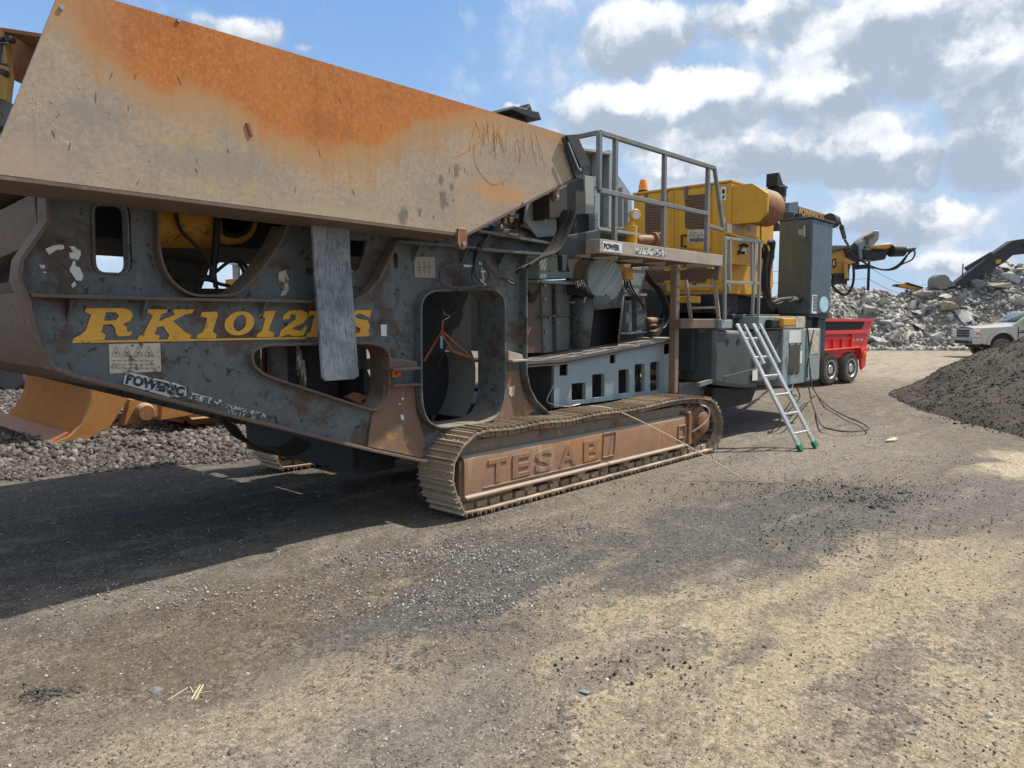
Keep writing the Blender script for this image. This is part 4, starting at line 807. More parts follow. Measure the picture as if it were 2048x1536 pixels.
cpoly('housing_rib',[z4(620,440),z4(780,410),z4(780,425),z4(622,456)],CY-.06,CY,G2,.003)
cpoly('oil_box',[z4(690,300),z4(760,296),z4(764,372),z4(694,380)],CY-.2,CY,G3,.01)
m=MB()
for k in range(5): m.tube(smooth_path([A(640+k*16,250,CY-.15),A(650+k*20,330,CY-.2-.02*k),A(720+k*10,395,CY-.22),A(800,380+k*6,CY-.3)]),.010,6)
for k in range(4): m.tube(smooth_path([A(210,300+k*30,CY-.1),A(270,380+k*22,CY-.16),A(320,330+k*15,CY-.12),A(350,270,CY-.1)]),.012,6)
m.build('hydraulic_hose',RUB,CR)
m=MB()
for k in range(3): m.tube(smooth_path([A(1060+k*20,240,CY-.3),A(1080+k*25,330,CY-.34),A(1160+k*14,420,CY-.3),A(1230,470+k*20,CY-.2)]),.011,6)
m.build('hydraulic_hose',RUB,CR)
# flywheel and pulley under the platform
c=Q3(*z4(892,255),CY-.22); m=MB(); m.lathe(c,(-.35,-1,0),[(-.1,.14),(-.1,.235),(0,.245),(.02,.235),(.02,.05)],36); m.build('flywheel',G2,CR)
c=Q3(*z4(745,250),CY-.1); m=MB(); m.lathe(c,(-.35,-1,0),[(-.15,.15),(-.1,.22),(-.02,.22),(0,.15)],32); m.build('pulley_guard',BRN,CR)
cbox('bearing_block',z4(975,115),z4(1060,235),CY-.2,CY+.2,G2); cbox('bearing_block',z4(1075,150),z4(1135,255),CY-.35,CY-.1,YEL2)
cpoly('bearing_bracket',[z4(1130,150),z4(1250,150),z4(1245,215),z4(1190,380),z4(1060,375),z4(1040,270),z4(1130,250)],CY-.15,CY+.3,G2)
c=Q3(*z4(1105,295),CY-.2); m=MB(); m.cyl(c,(c[0],c[1]+.15,c[2]),.04,16); m.build('shaft_end',CHR,CR)
m=MB(); 
for (x,y) in ((770,380),(800,375),(850,385),(930,375),(960,370),(1010,385),(420,180),(485,310),(430,580),(500,620),(555,360)): a=A(x,y,CY-.03); m.cyl((a[0],CY-.03-(.24 if x>700 else 0),a[2]),(a[0],CY+.0,a[2]),.011,8)
m.build('bolt',CHR,CR)
c0=Q3(*z4(1245,480),5.5); c1=Q3(*z4(1395,470),5.9); m=MB(); m.cyl(c0,c1,.23,28,.22); m.build('air_drum',paint('drum_blue_black',(.035,.045,.055),(.02,.025,.03),rough=.35),CR)
m=MB(); c0=Q3(*z4(1240,610),5.2); c1=Q3(*z4(1335,605),5.3); m.cyl(c0,c1,.05,16); c0=Q3(*z4(1250,640),5.2); c1=Q3(*z4(1390,650),5.3); m.cyl(c0,c1,.03,12); m.build('coupling',RUS,CR)
m=MB()
for k in range(4): m.tube(smooth_path([Q3(*z4(x+k*14,y),5.1-.03*k) for x,y in ((1190,170),(1260,260),(1350,370),(1400,520),(1370,650),(1270,700))]),.014,7)
for k in range(3): m.tube(smooth_path([Q3(*z4(x,y+k*20),5.0) for x,y in ((1395,560),(1380,640),(1330,700),(1230,690))]),.012,6)
m.build('hydraulic_hose',RUB,CR)
# ---- upper crusher inlet, seen behind the hopper
z3=lambda x,y:(980+x*.24414,220+y*.24414)
UY=4.95
cpoly('inlet_box',[z3(770,310),z3(990,350),z3(990,965),z3(770,965)],UY,6.8,G1)
m=MB()
for x in (865,960): a=PY(*z3(x,330),UY-.05); b_=PY(*z3(x,960),UY-.05); m.box(a[0],a[0]+.05,UY-.08,UY,b_[1],a[1])
m.build('inlet_rib',G2,CR,bevel=.003)
cpoly('inlet_flange',[z3(770,310),z3(995,345),z3(995,365),z3(770,332)],UY-.1,UY+.02,DUSTY,.002)
cpoly('slanted_cover',[z3(985,430),z3(1160,690),z3(1170,960),z3(985,965)],UY+.3,6.5,G2)
for x in (1030,1085,1130): cpoly('cover_rib',[z3(x,500+(x-985)*1.3),z3(x+8,510+(x-985)*1.3),z3(x+8,955),z3(x,955)],UY+.25,UY+.3,G2,.002)
for y in (400,520,640,760,880):
    m=MB(); a=Q3(*z3(975,y),UY-.01); m.cyl((a[0],UY-.02,a[2]),(a[0],UY,a[2]),.014,6); m.build('bolt',CHR,CR)
cpoly('inlet_base',[z3(880,960),z3(1220,960),z3(1220,1110),z3(880,1110)],UY+.1,6.5,G1)
m=MB(); a=PY(*z3(880,965),UY-.1); c=PY(*z3(1225,965),UY-.1); m.box(a[0],c[0],UY-.12,UY+.2,a[1]-.02,a[1]+.01); m.build('inlet_flange',G2,CR)
cpoly('control_cabinet',[z3(485,690),z3(700,575),z3(770,540),z3(778,850),z3(488,895)],4.42,4.8,paint('sooty_box',(.055,.05,.045),(.03,.027,.024),rough=.7,streak=(.12,.1,.08),ka=.1,bump=.3),.01)
cpoly('cabinet_door',[z3(778,535),z3(850,548),z3(852,850),z3(785,848)],4.5,4.52,paint('cream_grey_panel',(.36,.37,.33),(.28,.28,.25),rough=.5,streak=(.25,.23,.18),ka=.1),.003)
cpoly('mast_post',[z3(853,545),z3(880,550),z3(885,990),z3(860,990)],4.52,4.6,G2,.003)
m=MB()
for y in (630,710,890): a=Q3(*z3(868,y),4.50); m.cyl(a,(a[0],a[1]+.03,a[2]),.010,8)
m.build('bolt',CHR,CR)
# black rubber flap on the hopper end
fl=PP(4.06,[z3(595,215),z3(622,200),z3(705,205),z3(820,465),z3(735,470),z3(630,240),z3(650,300),z3(735,510),z3(765,570),z3(695,560)])
m=MB(); m.prism(PP(4.06,[z3(592,232),z3(612,205),z3(640,240),z3(765,555),z3(765,575),z3(698,560)]),4.05,4.075); m.prism(PP(4.04,[z3(620,205),z3(700,198),z3(712,210),z3(822,460),z3(738,470)]),4.03,4.048)
m.build('rubber_flap',paint('flap_rubber',(.04,.042,.042),(.025,.026,.026),rough=.6,bump=.3,speck=(.1,.1,.09),sa=.15),CR,bevel=.004)
m=MB(); a=Q3(*z3(640,265),4.028); c=Q3(*z3(728,490),4.028); m.bar(a,c,.012,.01,(0,1,0)); m.cyl(c,(c[0],c[1]-.02,c[2]),.013,8); m.build('flap_strap',CHR,CR)
# plate and chain parts beneath the slanted lip
cpoly('inlet_skirt',[z3(300,770),z3(485,700),z3(487,830),z3(545,900),z3(550,1030),z3(390,1045),z3(280,900)],4.62,4.64,G2,.002)
m=MB()
for y in (905,907): pass
for x in (355,455): a=Q3(*z3(x,905),4.61); m.cyl(a,(a[0],a[1]+.02,a[2]),.012,8)
m.build('bolt',CHR,CR)
m=MB()
for (p,q) in (((60,980),(150,900)),((150,900),(260,920)),((150,850),(240,820)),((240,970),(330,1010)),((100,900),(200,960)),((200,960),(300,860))): m.bar(Q3(*z3(*p),4.75),Q3(*z3(*q),4.8),.05,.03,(0,1,0))
m.box(*(PY(*z3(20,1000),4.7)[0],PY(*z3(380,1000),4.7)[0]),4.7,5.4,PY(*z3(20,1010),4.7)[1],PY(*z3(20,960),4.7)[1])
m.build('grizzly_linkage',BRN,CR,bevel=.004)
# long beam carrying the platform
m=MB(); a=PY(980,455,4.6); 
m.prism(PP(4.60,[(700,440),(940,462),(1100,486),(1098,505),(1046,505),(940,497),(700,480)]),4.60,4.605)
m.prism(PP(4.55,[(940,460),(1102,488),(1102,493),(940,466)]),4.45,4.62); m.prism(PP(4.55,[(940,497),(1095,508),(1095,513),(940,502)]),4.45,4.62); m.build('main_beam',G1,CR)
cpoly('main_beam',[z3(620,1030),z3(880,985),z3(902,1010),z3(905,1150),z3(840,1180),z3(560,1190)],4.45,4.5,paint('sooty_beam',(.05,.055,.058),(.025,.027,.028),rough=.6,dust=DUST,da=.3),.003)
cpoly('beam_bracket',[z3(560,870),z3(850,840),z3(860,1010),z3(600,1040)],4.6,4.9,BLK,.01)
cpoly('beam_bracket',[z3(590,1190),z3(635,1190),z3(625,1310),z3(605,1325),z3(595,1310)],4.44,4.5,G3,.003)
# ---- platform
x0,x1,yy0,yy1,zt,zb2=5.93,8.44,4.28,5.3,2.375,2.245
m=MB(); m.box(x0,x1,yy0,yy0+.05,zb2,zt); m.box(x0,x1,yy1-.05,yy1,zb2,zt); m.box(x0,x0+.05,yy0+.05,yy1-.05,zb2,zt); m.box(x1-.05,x1,yy0+.05,yy1-.05,zb2,zt)
PF=m.build('platform_frame',DUSTY,CR,bevel=.004)
m=MB()
for x in np.arange(x0+.08,x1-.06,.05): m.box(x,x+.009,yy0+.05,yy1-.05,zt-.030,zt-.022)
for y in np.arange(yy0+.07,yy1-.06,.05): m.box(x0+.05,x1-.05,y,y+.009,zt-.032,zt-.024)
m.build('grating',DUSTY,CR)
m=MB()
for x in np.linspace(x0+.5,x1-.5,4): m.box(x,x+.03,yy0+.05,yy1-.05,zb2+.01,zb2+.06)
m.box(x0+.05,x1-.05,4.75,4.78,zb2+.0,zb2+.055); m.build('grating_bearer',BRN,PF)
m=MB(); m.box(5.97,6.3,yy0-.004,yy0-.001,2.262,2.355); o=m.build('sticker',WHT,PF,smooth=False); txt_px('POWEr',6.0,0,0,0,4.27,.05,INK,o,'sticker_text') if False else None
me=text_mesh('POWER',.075,.0006,0,.003); me.transform(Matrix.Translation((5.985,yy0-.006,2.285))@Matrix.Rotation(R(90),4,'X')); link('sticker_text',me,INK,o,smooth=False)
m=MB(); m.box(6.52,7.12,yy0-.003,yy0-.001,2.275,2.345); m.build('sticker',RAG,PF,smooth=False)
RB=.045
def rails(name,segs,mt=RAIL,w_=RB,par=CR):
    m=MB()
    for p,q in segs: m.bar(p,q,w_,w_)
    return m.build(name,mt,par,bevel=.004)
ry=4.30; T3,M3=3.37,2.83
xr=[PY(*z3(1025,640),ry)[0],PY(*z3(1425,740),ry)[0],PY(*z3(1780,830),ry)[0]]
xl=5.93
segs=[((xl,ry,T3),(8.22,ry,T3)),((xl,ry,M3),(xr[2],ry,M3))]
rails('handrail_rail',segs)
rails('handrail_post',[((xl,ry,M3),(xl,ry,T3))]); 
for x in xr: rails('handrail_post',[((x,ry+.003,zt-.05),(x,ry+.003,T3-.02))])
a=PY(*z3(1912,985),ry); rails('handrail_rail',[((8.22,ry,T3),(a[0],ry,a[1])),((xr[2],ry,a[1]+.02),(a[0],ry,a[1]))],w_=.04)
rails('handrail_rail',[((xl,ry,T3),(xl-.0,5.25,T3)),((xl,4.85,T3),(xl-.0,4.9,T3-.3))],w_=.04)
m=MB(); pxr=PY(1360,600,4.6)[0]; m.box(pxr-.09,pxr,4.6,4.69,.72,2.245); m.build('support_post',paint('tan_post',(.24,.165,.115),(.17,.11,.075),rough=.6,streak=(.34,.27,.2),ka=.15,bump=.08,dust=DUST,da=.3),CR,bevel=.012)
m=MB(); m.box(8.38,8.44,4.30,4.36,2.08,2.245); m.bar((8.41,4.33,2.16),(8.41,5.2,2.16),.08,.12); m.build('platform_outrigger',BRN,CR,bevel=.004)
# rung ladder below the platform
z5=lambda x,y:(1240+x*.234375,330+y*.234375)
YL=4.62
m=MB()
m.bar(Q3(*z5(550,900),YL+.3),Q3(*z5(605,1315),YL+.3),.045,.03); m.bar(Q3(*z5(795,880),YL),Q3(*z5(845,1330),YL),.045,.03)
for (p,q) in (((575,1040),(800,1035)),((590,1222),(815,1215))): m.bar(Q3(*z5(*p),YL+.3),Q3(*z5(*q),YL),.03,.03)
m.build('fixed_ladder',DUSTY,CR,bevel=.003)
# lower deck step
m=MB(); a=PY(*z5(505,1315),4.5); c=PY(*z5(870,1390),4.5); m.box(a[0],c[0],4.5,5.3,c[1],a[1]) if False else m.box(PY(*z5(520,1315),4.5)[0],c[0],4.5,4.66,c[1],a[1]); m.build('lower_deck',BRN,CR,bevel=.006)
m=MB(); a=PY(*z5(870,1320),4.45); c=PY(*z5(960,1395),4.45); m.box(a[0],c[0],4.45,4.6,c[1],a[1]); m.build('deck_bracket',G2,CR,bevel=.01)
# yellow cylinder with gauge
c=Q3(*z5(92,670),4.9); c1=Q3(*z5(92,520),4.9); m=MB(); m.cyl((c[0],c[1],2.3),c1,.075,20); m.cyl(c1,(c1[0],c1[1],c1[2]+.06),.03,12); o=m.build('hydraulic_accumulator',YEL,CR,bevel=.003)
m=MB(); g=(c1[0]+.02,4.86,c1[2]+.12); m.lathe(g,(-.5,-1,0),[(-.03,.07),(.02,.07),(.03,.06)],20); gg=m.build('gauge',YEL,o); m=MB(); m.lathe(g,(-.5,-1,0),[(.031,.05),(.034,.05)],20); m.build('gauge_dial',WHT,gg) if False else m.build('gauge_dial',WHT,CR)
m=MB(); c0=Q3(*z5(125,640),5.0); c1=Q3(*z5(275,640),5.0); m.cyl(c0,c1,.06,14); 
for x in (270,300,325): a=Q3(*z5(x,640),5.0); m.cyl(a,(a[0]+.03,a[1],a[2]),.10,14)
m.build('hydraulic_pump',RUS,CR)
# ---- yellow power pack
XP=9.6; 
Yn,_=PX(1460,500,XP); zT=PX(1456,362,XP)[1]; zB=PX(1463,587,XP)[1]; Yf=PX(1266,500,XP)[0]
Xe=PY(*z5(1308,700),Yn)[0]
m=MB(); m.box(XP,Xe,Yn,Yf,zB,zT-.02); PW=m.build('power_pack',YEL,CR,bevel=.012)
m=MB(); m.box(XP-.02,Xe,Yn-.01,Yf+.01,zT-.02,zT+.01); m.build('power_pack_roof',YEL,CR,bevel=.006)
def fx_(pts): return [PX(*z5(x,y),XP) for x,y in pts]
def face(name,pts,mt,t0,t1,par=PW,bev=0,rnd=0):
    q=[z5(*p) for p in pts]; q=rnd_poly(q,rnd) if rnd else q
    m=MB(); m.prism([PX(a,b_,XP) for a,b_ in q],XP-t1,XP-t0,ax='x'); return m.build(name,mt,par,bevel=bev)
D1=face('pack_door',[(172,262),(205,257),(462,232),(462,1005),(172,1000)],YEL,.0,.016,bev=.003)
D2=face('pack_door',[(505,226),(780,185),(780,700),(780,725),(503,705)],YEL,.0,.016,bev=.003)
face('pack_door',[(503,725),(780,745),(780,1075),(515,1070)],YEL,.0,.014,bev=.003)
face('pack_door',[(795,183),(905,168),(908,1075),(795,1068)],YEL,.0,.010,bev=.003)
face('mesh_grille',[(220,310),(372,300),(372,590),(220,590)],MESHM,.016,.021,D1,rnd=6)
face('mesh_grille',[(560,262),(755,245),(755,552),(560,545)],MESHM,.016,.021,D2,rnd=7)
face('mesh_grille',[(190,885),(385,885),(385,1008),(190,1000)],MESHM,.016,.021,PW,rnd=6)
face('mesh_grille',[(570,735),(745,745),(745,1005),(570,1003)],MESHM,.014,.020,PW,rnd=7)
face('hazard_label',[(585,558),(738,545),(735,665),(580,668)],LBL,.0165,.019,D2)
m=MB()
for x in (612,655,698):
    tri=[PX(*z5(x+dx,y-(x-612)*.09),XP) for dx,y in ((-17,612),(17,611),(0,575))]; m.ribbon(tri,XP-.022,XP-.0195,.010,ax='x',closed=True)
for x in (600,640,680): a=PX(*z5(x,640),XP); m.box(XP-.021,XP-.0195,a[0]-.07,a[0],a[1]-.03,a[1]+.02)
m.build('hazard_symbols',BRN,D2)
for (x,y0,y1) in ((545,605,698),): 
    a=PX(*z5(x,y0),XP); c=PX(*z5(x,y1),XP); m=MB(); m.tube([(XP-.016,a[0]-.05,a[1]),(XP-.06,a[0],a[1]),(XP-.06,c[0],c[1]),(XP-.016,c[0]-.05,c[1])],.016,8); m.build('door_handle',INK,D2)
m=MB()
for x,y in ((570,205),(570,245),(570,280),(398,245),(398,300),(640,1012),(228,268),(755,205),(755,240)): a=PX(*z5(x,y),XP); m.box(XP-.03,XP-.012,a[0]-.025,a[0]+.025,a[1]-.035,a[1]+.035)
m.build('door_hinge',BRN,PW,bevel=.004)
face('instruction_label',[(865,190),(912,184),(908,300),(863,303)],WHT,.0105,.013)
face('pictogram',[(875,210),(900,207),(899,245),(875,247)],INK,.0132,.014); face('pictogram',[(880,262),(903,255),(890,290),(876,292)],INK,.0132,.014)
face('round_sticker',[(870,345),(905,342),(905,395),(870,398)],DUSTY,.0105,.012,rnd=6)
for y in (455,675): face('blue_sticker',[(870,y),(905,y-2),(905,y+42),(870,y+44)],BLUE,.0105,.012)
face('pack_skid',[(170,1010),(395,1020),(395,1130),(170,1130)],BRN,-.3,.01)
m=MB(); m.box(8.9,12.2,5.0,6.6,1.69,zB-.01); m.box(XP-.3,XP+.4,Yn+.05,Yn+.3,1.68,zB); m.build('pack_base',BLK,CR,bevel=.02)
# beacon
a=PX(*z5(172,238),XP); m=MB(); m.lathe((XP+.08,a[0],zT),(0,0,1),[(0,.075),(.04,.075)],20); o=m.build('beacon_base',INK,CR); m=MB(); m.lathe((XP+.08,a[0],zT+.04),(0,0,1),[(0,.068),(.08,.066),(.10,.056),(.14,.054),(.16,.04)],20); m.build('beacon_lens',AMB,o)
# exhaust hood and silencer on the side
YE=Yn-.02
hpts=[(920,165),(1100,152),(1150,200),(1270,232),(1270,400),(1140,470),(925,462)]
e1=[PY(*z5(*p),Yn) for p in hpts]
xA,xB=XP-.0,PY(*z5(1140,300),Yn-.45)[0]
ye=Yn-.5; zt_=PY(*z5(1100,158),ye)[1]; zb_=PY(*z5(1140,376),ye)[1]
# box sticking out towards -Y with chamfered far corner
xo0=XP+.02; xo1=PY(*z5(1272,300),ye)[0]; xm=PY(*z5(1140,300),ye)[0]
zlo=PY(*z5(1140,475),ye+.1)[1]; zmid=PY(*z5(1140,374),ye)[1]; ztp=PY(*z5(1100,155),ye+.25)[1]; zc=PY(*z5(1140,205),ye)[1]
prof=[(Yn+.0,zlo),(ye+.12,zlo),(ye,zmid),(ye,zc),(ye+.22,ztp),(Yn,ztp)]
m=MB(); m.prism(prof,xo0,xo1,ax='x'); EH=m.build('exhaust_cover',YEL,CR,bevel=.006)
a=Vector((xo1-.03,Yn-.22,(zlo+ztp)/2+.0)); m=MB(); m.lathe(a,(1,0,0),[(0,.24),(.28,.25),(.62,.25),(.68,.22),(.70,.13)],30); m.build('silencer',RUS,CR)
b0=a+Vector((.62,0,.0)); m=MB(); m.tube(smooth_path([tuple(b0),tuple(b0+Vector((.18,0,.02))),tuple(b0+Vector((.28,0,.10))),tuple(b0+Vector((.29,0,.17))),tuple(b0+Vector((.29,0,.20)))]),[.13]*0 or .125,18); o=m.build('exhaust_stack',BRN,CR)
tp=b0+Vector((.29,0,.20)); m=MB(); m.lathe(tp,(0,0,1),[(0,.13),(.12,.135),(.13,.12)],20); m.build('stack_collar',INK,o)
m=MB(); m.prism([(tp.x-.18,tp.z+.12),(tp.x-.17,tp.z+.30),(tp.x-.12,tp.z+.31),(tp.x+.02,tp.z+.17),(tp.x+.2,tp.z+.15),(tp.x+.18,tp.z+.13)],tp.y-.08,tp.y+.08); m.build('rain_flap',INK,CR)
# side of the pack: seams, stickers, control panel box
def sd(name,pts,mt,Y,th=.01,par=PW,bev=0): m=MB(); m.prism([PY(*z5(*p),Y) for p in pts],Y-th,Y); return m.build(name,mt,par,bevel=bev)
sd('pack_door',[(930,490),(1180,495),(1185,620),(930,600)],YEL,Yn-.002,.012,bev=.003); sd('pack_door',[(1200,490),(1300,505),(1300,1040),(1205,1080)],YEL,Yn-.002,.012,bev=.003)
sd('round_sticker',[(1080,525),(1105,525),(1105,560),(1082,562)],LBL,Yn-.015,.002); sd('sticker',[(960,508),(1025,513),(1025,548),(960,545)],LBL,Yn-.015,.002); sd('sticker',[(915,500),(952,504),(952,600),(915,600)],WHT,Yn-.015,.002)
m=MB(); a=PY(*z5(955,600),4.62); c=PY(*z5(1115,862),4.62); m.box(a[0],c[0],4.62,Yn,c[1],a[1]); m.prism([(4.55,a[1]),(Yn,a[1]+.07),(Yn,a[1]+.05),(4.55,a[1]-.03)],a[0]-.03,c[0]+.04,ax='x')
CP=m.build('control_box',YEL,CR,bevel=.006)
m=MB(); 
for (x,y) in ((1025,690),(1050,682),(1075,690),(1010,745),(1045,750)): p=Q3(*z5(x,y),4.615); m.cyl(p,(p[0],p[1]-.03,p[2]),.022,10)
m.bar(Q3(*z5(1010,765),4.6),Q3(*z5(1040,700),4.6),.015,.015); m.build('control_knobs',INK,CP)
sd('control_label',[(1035,710),(1075,705),(1075,765),(1040,765)],WHT,4.618,.003,CP)
# air cleaner column below the box
m=MB(); a=PY(*z5(1000,865),4.95); c=PY(*z5(1110,1085),4.95); m.box(a[0],c[0],4.95,5.3,c[1],a[1]); m.build('oil_cooler',GT,CR,bevel=.01)
# grey tubular gate beside the control box
zr=z5; Yg=4.45; PALE=paint('galvanised_rail',(.34,.345,.33),(.22,.22,.21),rough=.4,metal=.4,bump=.04)
segs=[]
def gs(p,q,Y0=Yg,Y1=None): segs.append((Q3(*zr(*p),Y0),Q3(*zr(*q),Y1 or Y0)))
gs((893,620),(893,1310)); gs((935,625),(938,990)); gs((893,625),(1215,655)); gs((1125,650),(1125,1005)); gs((1150,655),(1130,1280)); gs((1195,655),(1178,1290)); gs((900,1000),(1180,1010)); gs((915,1000),(935,1080))
m=MB()
for p,q in segs: m.bar(p,q,.035,.035)
m.build('access_gate',PALE,CR,bevel=.003)
# ---- fluid tank
TYn=4.45; XT=PY(1624,500,TYn)[0]; Xt2=PY(1664,500,TYn)[0]; Yt2=PX(1557,500,XT)[0]; zt0=PX(1624,437,XT)[1]; zt1=PX(1620,628,XT)[1]
m=MB(); m.prism([(XT,zt1),(Xt2,zt1),(Xt2+.02,zt0),(XT+.0,zt0)],TYn,Yt2); TK=m.build('fluid_tank',GT,CR,bevel=.02)
m=MB(); m.box(XT-.01,Xt2+.06,TYn-.02,Yt2+.02,zt0,zt0+.03); m.cyl((XT+.2,TYn+.3,zt0+.03),(XT+.2,TYn+.3,zt0+.12),.06,14); m.box(XT+.3,Xt2-.1,TYn+.1,TYn+.4,zt0+.03,zt0+.06); m.cyl((XT+.1,Yt2-.1,zt0+.03),(XT+.1,Yt2-.1,zt0+.14),.09,14); m.build('tank_lid',G3,TK,bevel=.004)
m=MB(); m.box(XT+.02,Xt2-.02,TYn+.02,Yt2-.05,zt1-.05,zt1); m.box(XT+.5,XT+.6,TYn+.05,TYn+.15,zt1-.35,zt1-.05); m.build('tank_stand',G3,CR)
a=PX(*z5(1585,520),XT); c=PX(*z5(1585,615),XT); m=MB(); m.tube([(XT-.0,a[0],a[1]),(XT-.05,a[0],a[1]),(XT-.05,c[0],c[1]),(XT-.0,c[0],c[1])],.014,8); m.build('tank_handle',CHR,TK)
m=MB(); q=[PX(*z5(x,y),XT) for x,y in ((1520,548),(1572,545),(1572,598),(1520,600))]; m.prism(q,XT-.004,XT-.001,ax='x'); m.build('data_plate',G2,TK)
m=MB(); m.prism([PY(*z5(x,y),TYn) for x,y in ((1640,1108),(1682,1110),(1675,1270),(1632,1265))],TYn-.004,TYn-.001); o=m.build('instruction_label',WHT,TK)
m=MB()
for y in range(1125,1255,12): a=PY(*z5(1645,y),TYn); m.box(a[0],a[0]+(.18 if y%24 else .12),TYn-.0055,TYn-.0045,a[1],a[1]+.012)
m.build('label_lines',INK,o)
cc=PY(*z5(1740,1190),TYn); m=MB(); m.prism([(cc[0]+.19*math.cos(a),cc[1]+.125*math.sin(a)) for a in np.linspace(0,6.283,28,endpoint=False)],TYn-.004,TYn-.001); o=m.build('round_sticker',BLUE,TK)
m=MB(); m.ribbon([(cc[0]+.15*math.cos(a),cc[1]+.098*math.sin(a)) for a in np.linspace(0,6.283,28,endpoint=False)],TYn-.006,TYn-.0045,.012,closed=True); m.ribbon([(cc[0]+.05*math.cos(a),cc[1]+.06*math.sin(a)) for a in np.linspace(0,6.283,16,endpoint=False)],TYn-.006,TYn-.0045,.02,closed=True); m.build('sticker_ring',WHT,o)
m=MB()
for k,pts in enumerate(([(1235,680),(1255,760),(1240,900),(1250,1080),(1290,1170),(1370,1150),(1460,1140)],[(1290,650),(1300,760),(1270,900),(1265,1080),(1310,1200),(1420,1170),(1510,1150)],[(1210,700),(1230,800),(1215,1000),(1240,1160),(1310,1240)],[(1270,680),(1280,650),(1310,660),(1305,720)])):
    m.tube(smooth_path([Q3(*z5(x,y),4.5+.06*k) for x,y in pts]),(.030,.035,.016,.03)[k],8)
m.build('hydraulic_hose',RUB,CR)
m=MB(); m.cyl(Q3(*z5(1460,1143),4.6),Q3(*z5(1545,1148),4.6),.045,12); m.cyl(Q3(*z5(1262,735),4.55),Q3(*z5(1262,800),4.55),.09,14); m.build('hose_coupling',RUB,CR)
# ---- rear chassis
z8=lambda x,y:(1340+x*.21484,600+y*.21484)
m=MB(); m.box(8.6,13.2,4.75,6.9,.95,1.62); m.box(9.6,13.2,4.7,6.8,1.62,1.68); m.build('rear_chassis',G3,CR,bevel=.01)
HU=4.5
m=MB(); q=[PY(*z8(x,y),HU) for x,y in ((425,275),(780,290),(800,640),(825,815),(690,820),(500,800),(412,780))]; m.prism(q,HU,5.6); m.build('rear_hull',paint('hull_grey',(.085,.10,.10),(.045,.052,.052),rust=(.1,.07,.05),ra=.2,rs=3,speck=(.03,.025,.02),sa=.3,ss=12,rough=.45,dust=DUST,da=.4,streak=(.16,.17,.16),ka=.1),CR,bevel=.05)
m=MB(); q=[PY(*z8(x,y),HU+.1) for x,y in ((420,815),(815,820),(760,960),(600,1000),(400,1010))]; m.prism(q,HU+.1,6.2); m.build('counterweight',BLK,CR,bevel=.03)
for x in (532,635): m=MB(); a=Q3(*z8(x,390),HU-.003); m.cyl(a,(a[0],a[1]+.02,a[2]),.05,18); m.build('hull_hole',INK,CR)
RBY=4.45
def rb(name,x0,y0,x1,y1,mt,Y=RBY,dep=.4,bev=.006,par=CR): a=PY(*z8(x0,y0),Y); c=PY(*z8(x1,y1),Y); m=MB(); m.box(a[0],c[0],Y,Y+dep,c[1],a[1]); return m.build(name,mt,par,bevel=bev)
rb('cabinet',800,290,1000,740,G1,RBY+.03,.5); CB=rb('cabinet',1055,275,1250,770,G2,RBY,.6,.015); rb('cabinet',1000,300,1055,740,BLK,RBY+.1,.4)
rb('cabinet',830,150,1260,265,G2,RBY-.0,.5,.01)
rb('cabinet_window',1115,420,1205,675,paint('dusty_screen',(.09,.075,.055),(.05,.04,.03),rough=.6),RBY-.008,.01,0,CB); 
m=MB(); 
for x,y in ((1110,412),(1170,408),(1215,405),(1100,690),(1130,690),(1180,685)): a=Q3(*z8(x,y),RBY-.004); m.cyl(a,(a[0],a[1]-.012,a[2]),.014,6)
m.build('bolt',INK,CB)
rb('notice',1112,288,1218,395,WHT,RBY-.004,.004,0,CB); rb('sticker',1210,475,1228,590,WHT,RBY-.004,.004,0,CB); rb('sticker',900,180,925,262,LBL,RBY-.004,.004,0); 
rb('work_lamp',1058,165,1172,245,YEL,RBY-.16,.16,.02); rb('sticker',835,500,860,600,LBL,RBY+.024,.004,0); rb('sticker',770,640,815,745,WHT,RBY+.024,.004,0)
rb('valve_block',950,180,1045,262,INK,RBY-.1,.1,.02); rb('corner_post',1290,265,1392,745,G2,RBY-.02,.5,.03); rb('notice',1300,280,1380,498,LBL,RBY-.025,.004,0); rb('notice',1175,150,1255,255,LBL,RBY-.004,.003,0)
rb('cabinet',1250,270,1290,780,G3,RBY+.12,.3)
me=text_mesh('9',.11,.001,0,.004); a=PY(*z8(1312,425),RBY-.03); me.transform(Matrix.Translation((a[0],RBY-.03,a[1]))@Matrix.Rotation(R(90),4,'X')); link('number',me,INK,CR,smooth=False)
# engine guard and yellow chute under the deck
m=MB(); q=[PY(*z8(x,y),5.0) for x,y in ((80,420),(270,320),(300,380),(300,560),(185,600),(180,640),(75,710))]; m.prism(q,5.0,5.8); o=m.build('discharge_chute',YEL,CR,bevel=.01)
m=MB()
for k in range(9): x=85+k*11; m.box(PY(*z8(x,500),4.97)[0],PY(*z8(x+4,500),4.97)[0],4.97,5.0,PY(*z8(x,690-k*8),4.97)[1],PY(*z8(x,520-k*3),4.97)[1])
m.build('chute_bars',YEL,o)
m=MB(); m.bar(Q3(*z8(265,790),4.55),Q3(*z8(430,735),4.55),.05,.05); m.bar(Q3(*z8(430,735),4.55),Q3(*z8(800,640),4.3),.016,.016); m.build('tie_rod',RAIL,CR); m=MB(); m.box(PY(*z8(190,560),5.0)[0],PY(*z8(270,560),5.0)[0],4.9,5.0,PY(*z8(190,800),5.0)[1],PY(*z8(190,565),5.0)[1]); m.build('inner_post',BLK,CR)
m=MB(); m.box(8.3,9.0,4.75,6.6,.62,.80); m.build('chassis_rail',G1,CR,bevel=.01)
m=MB()
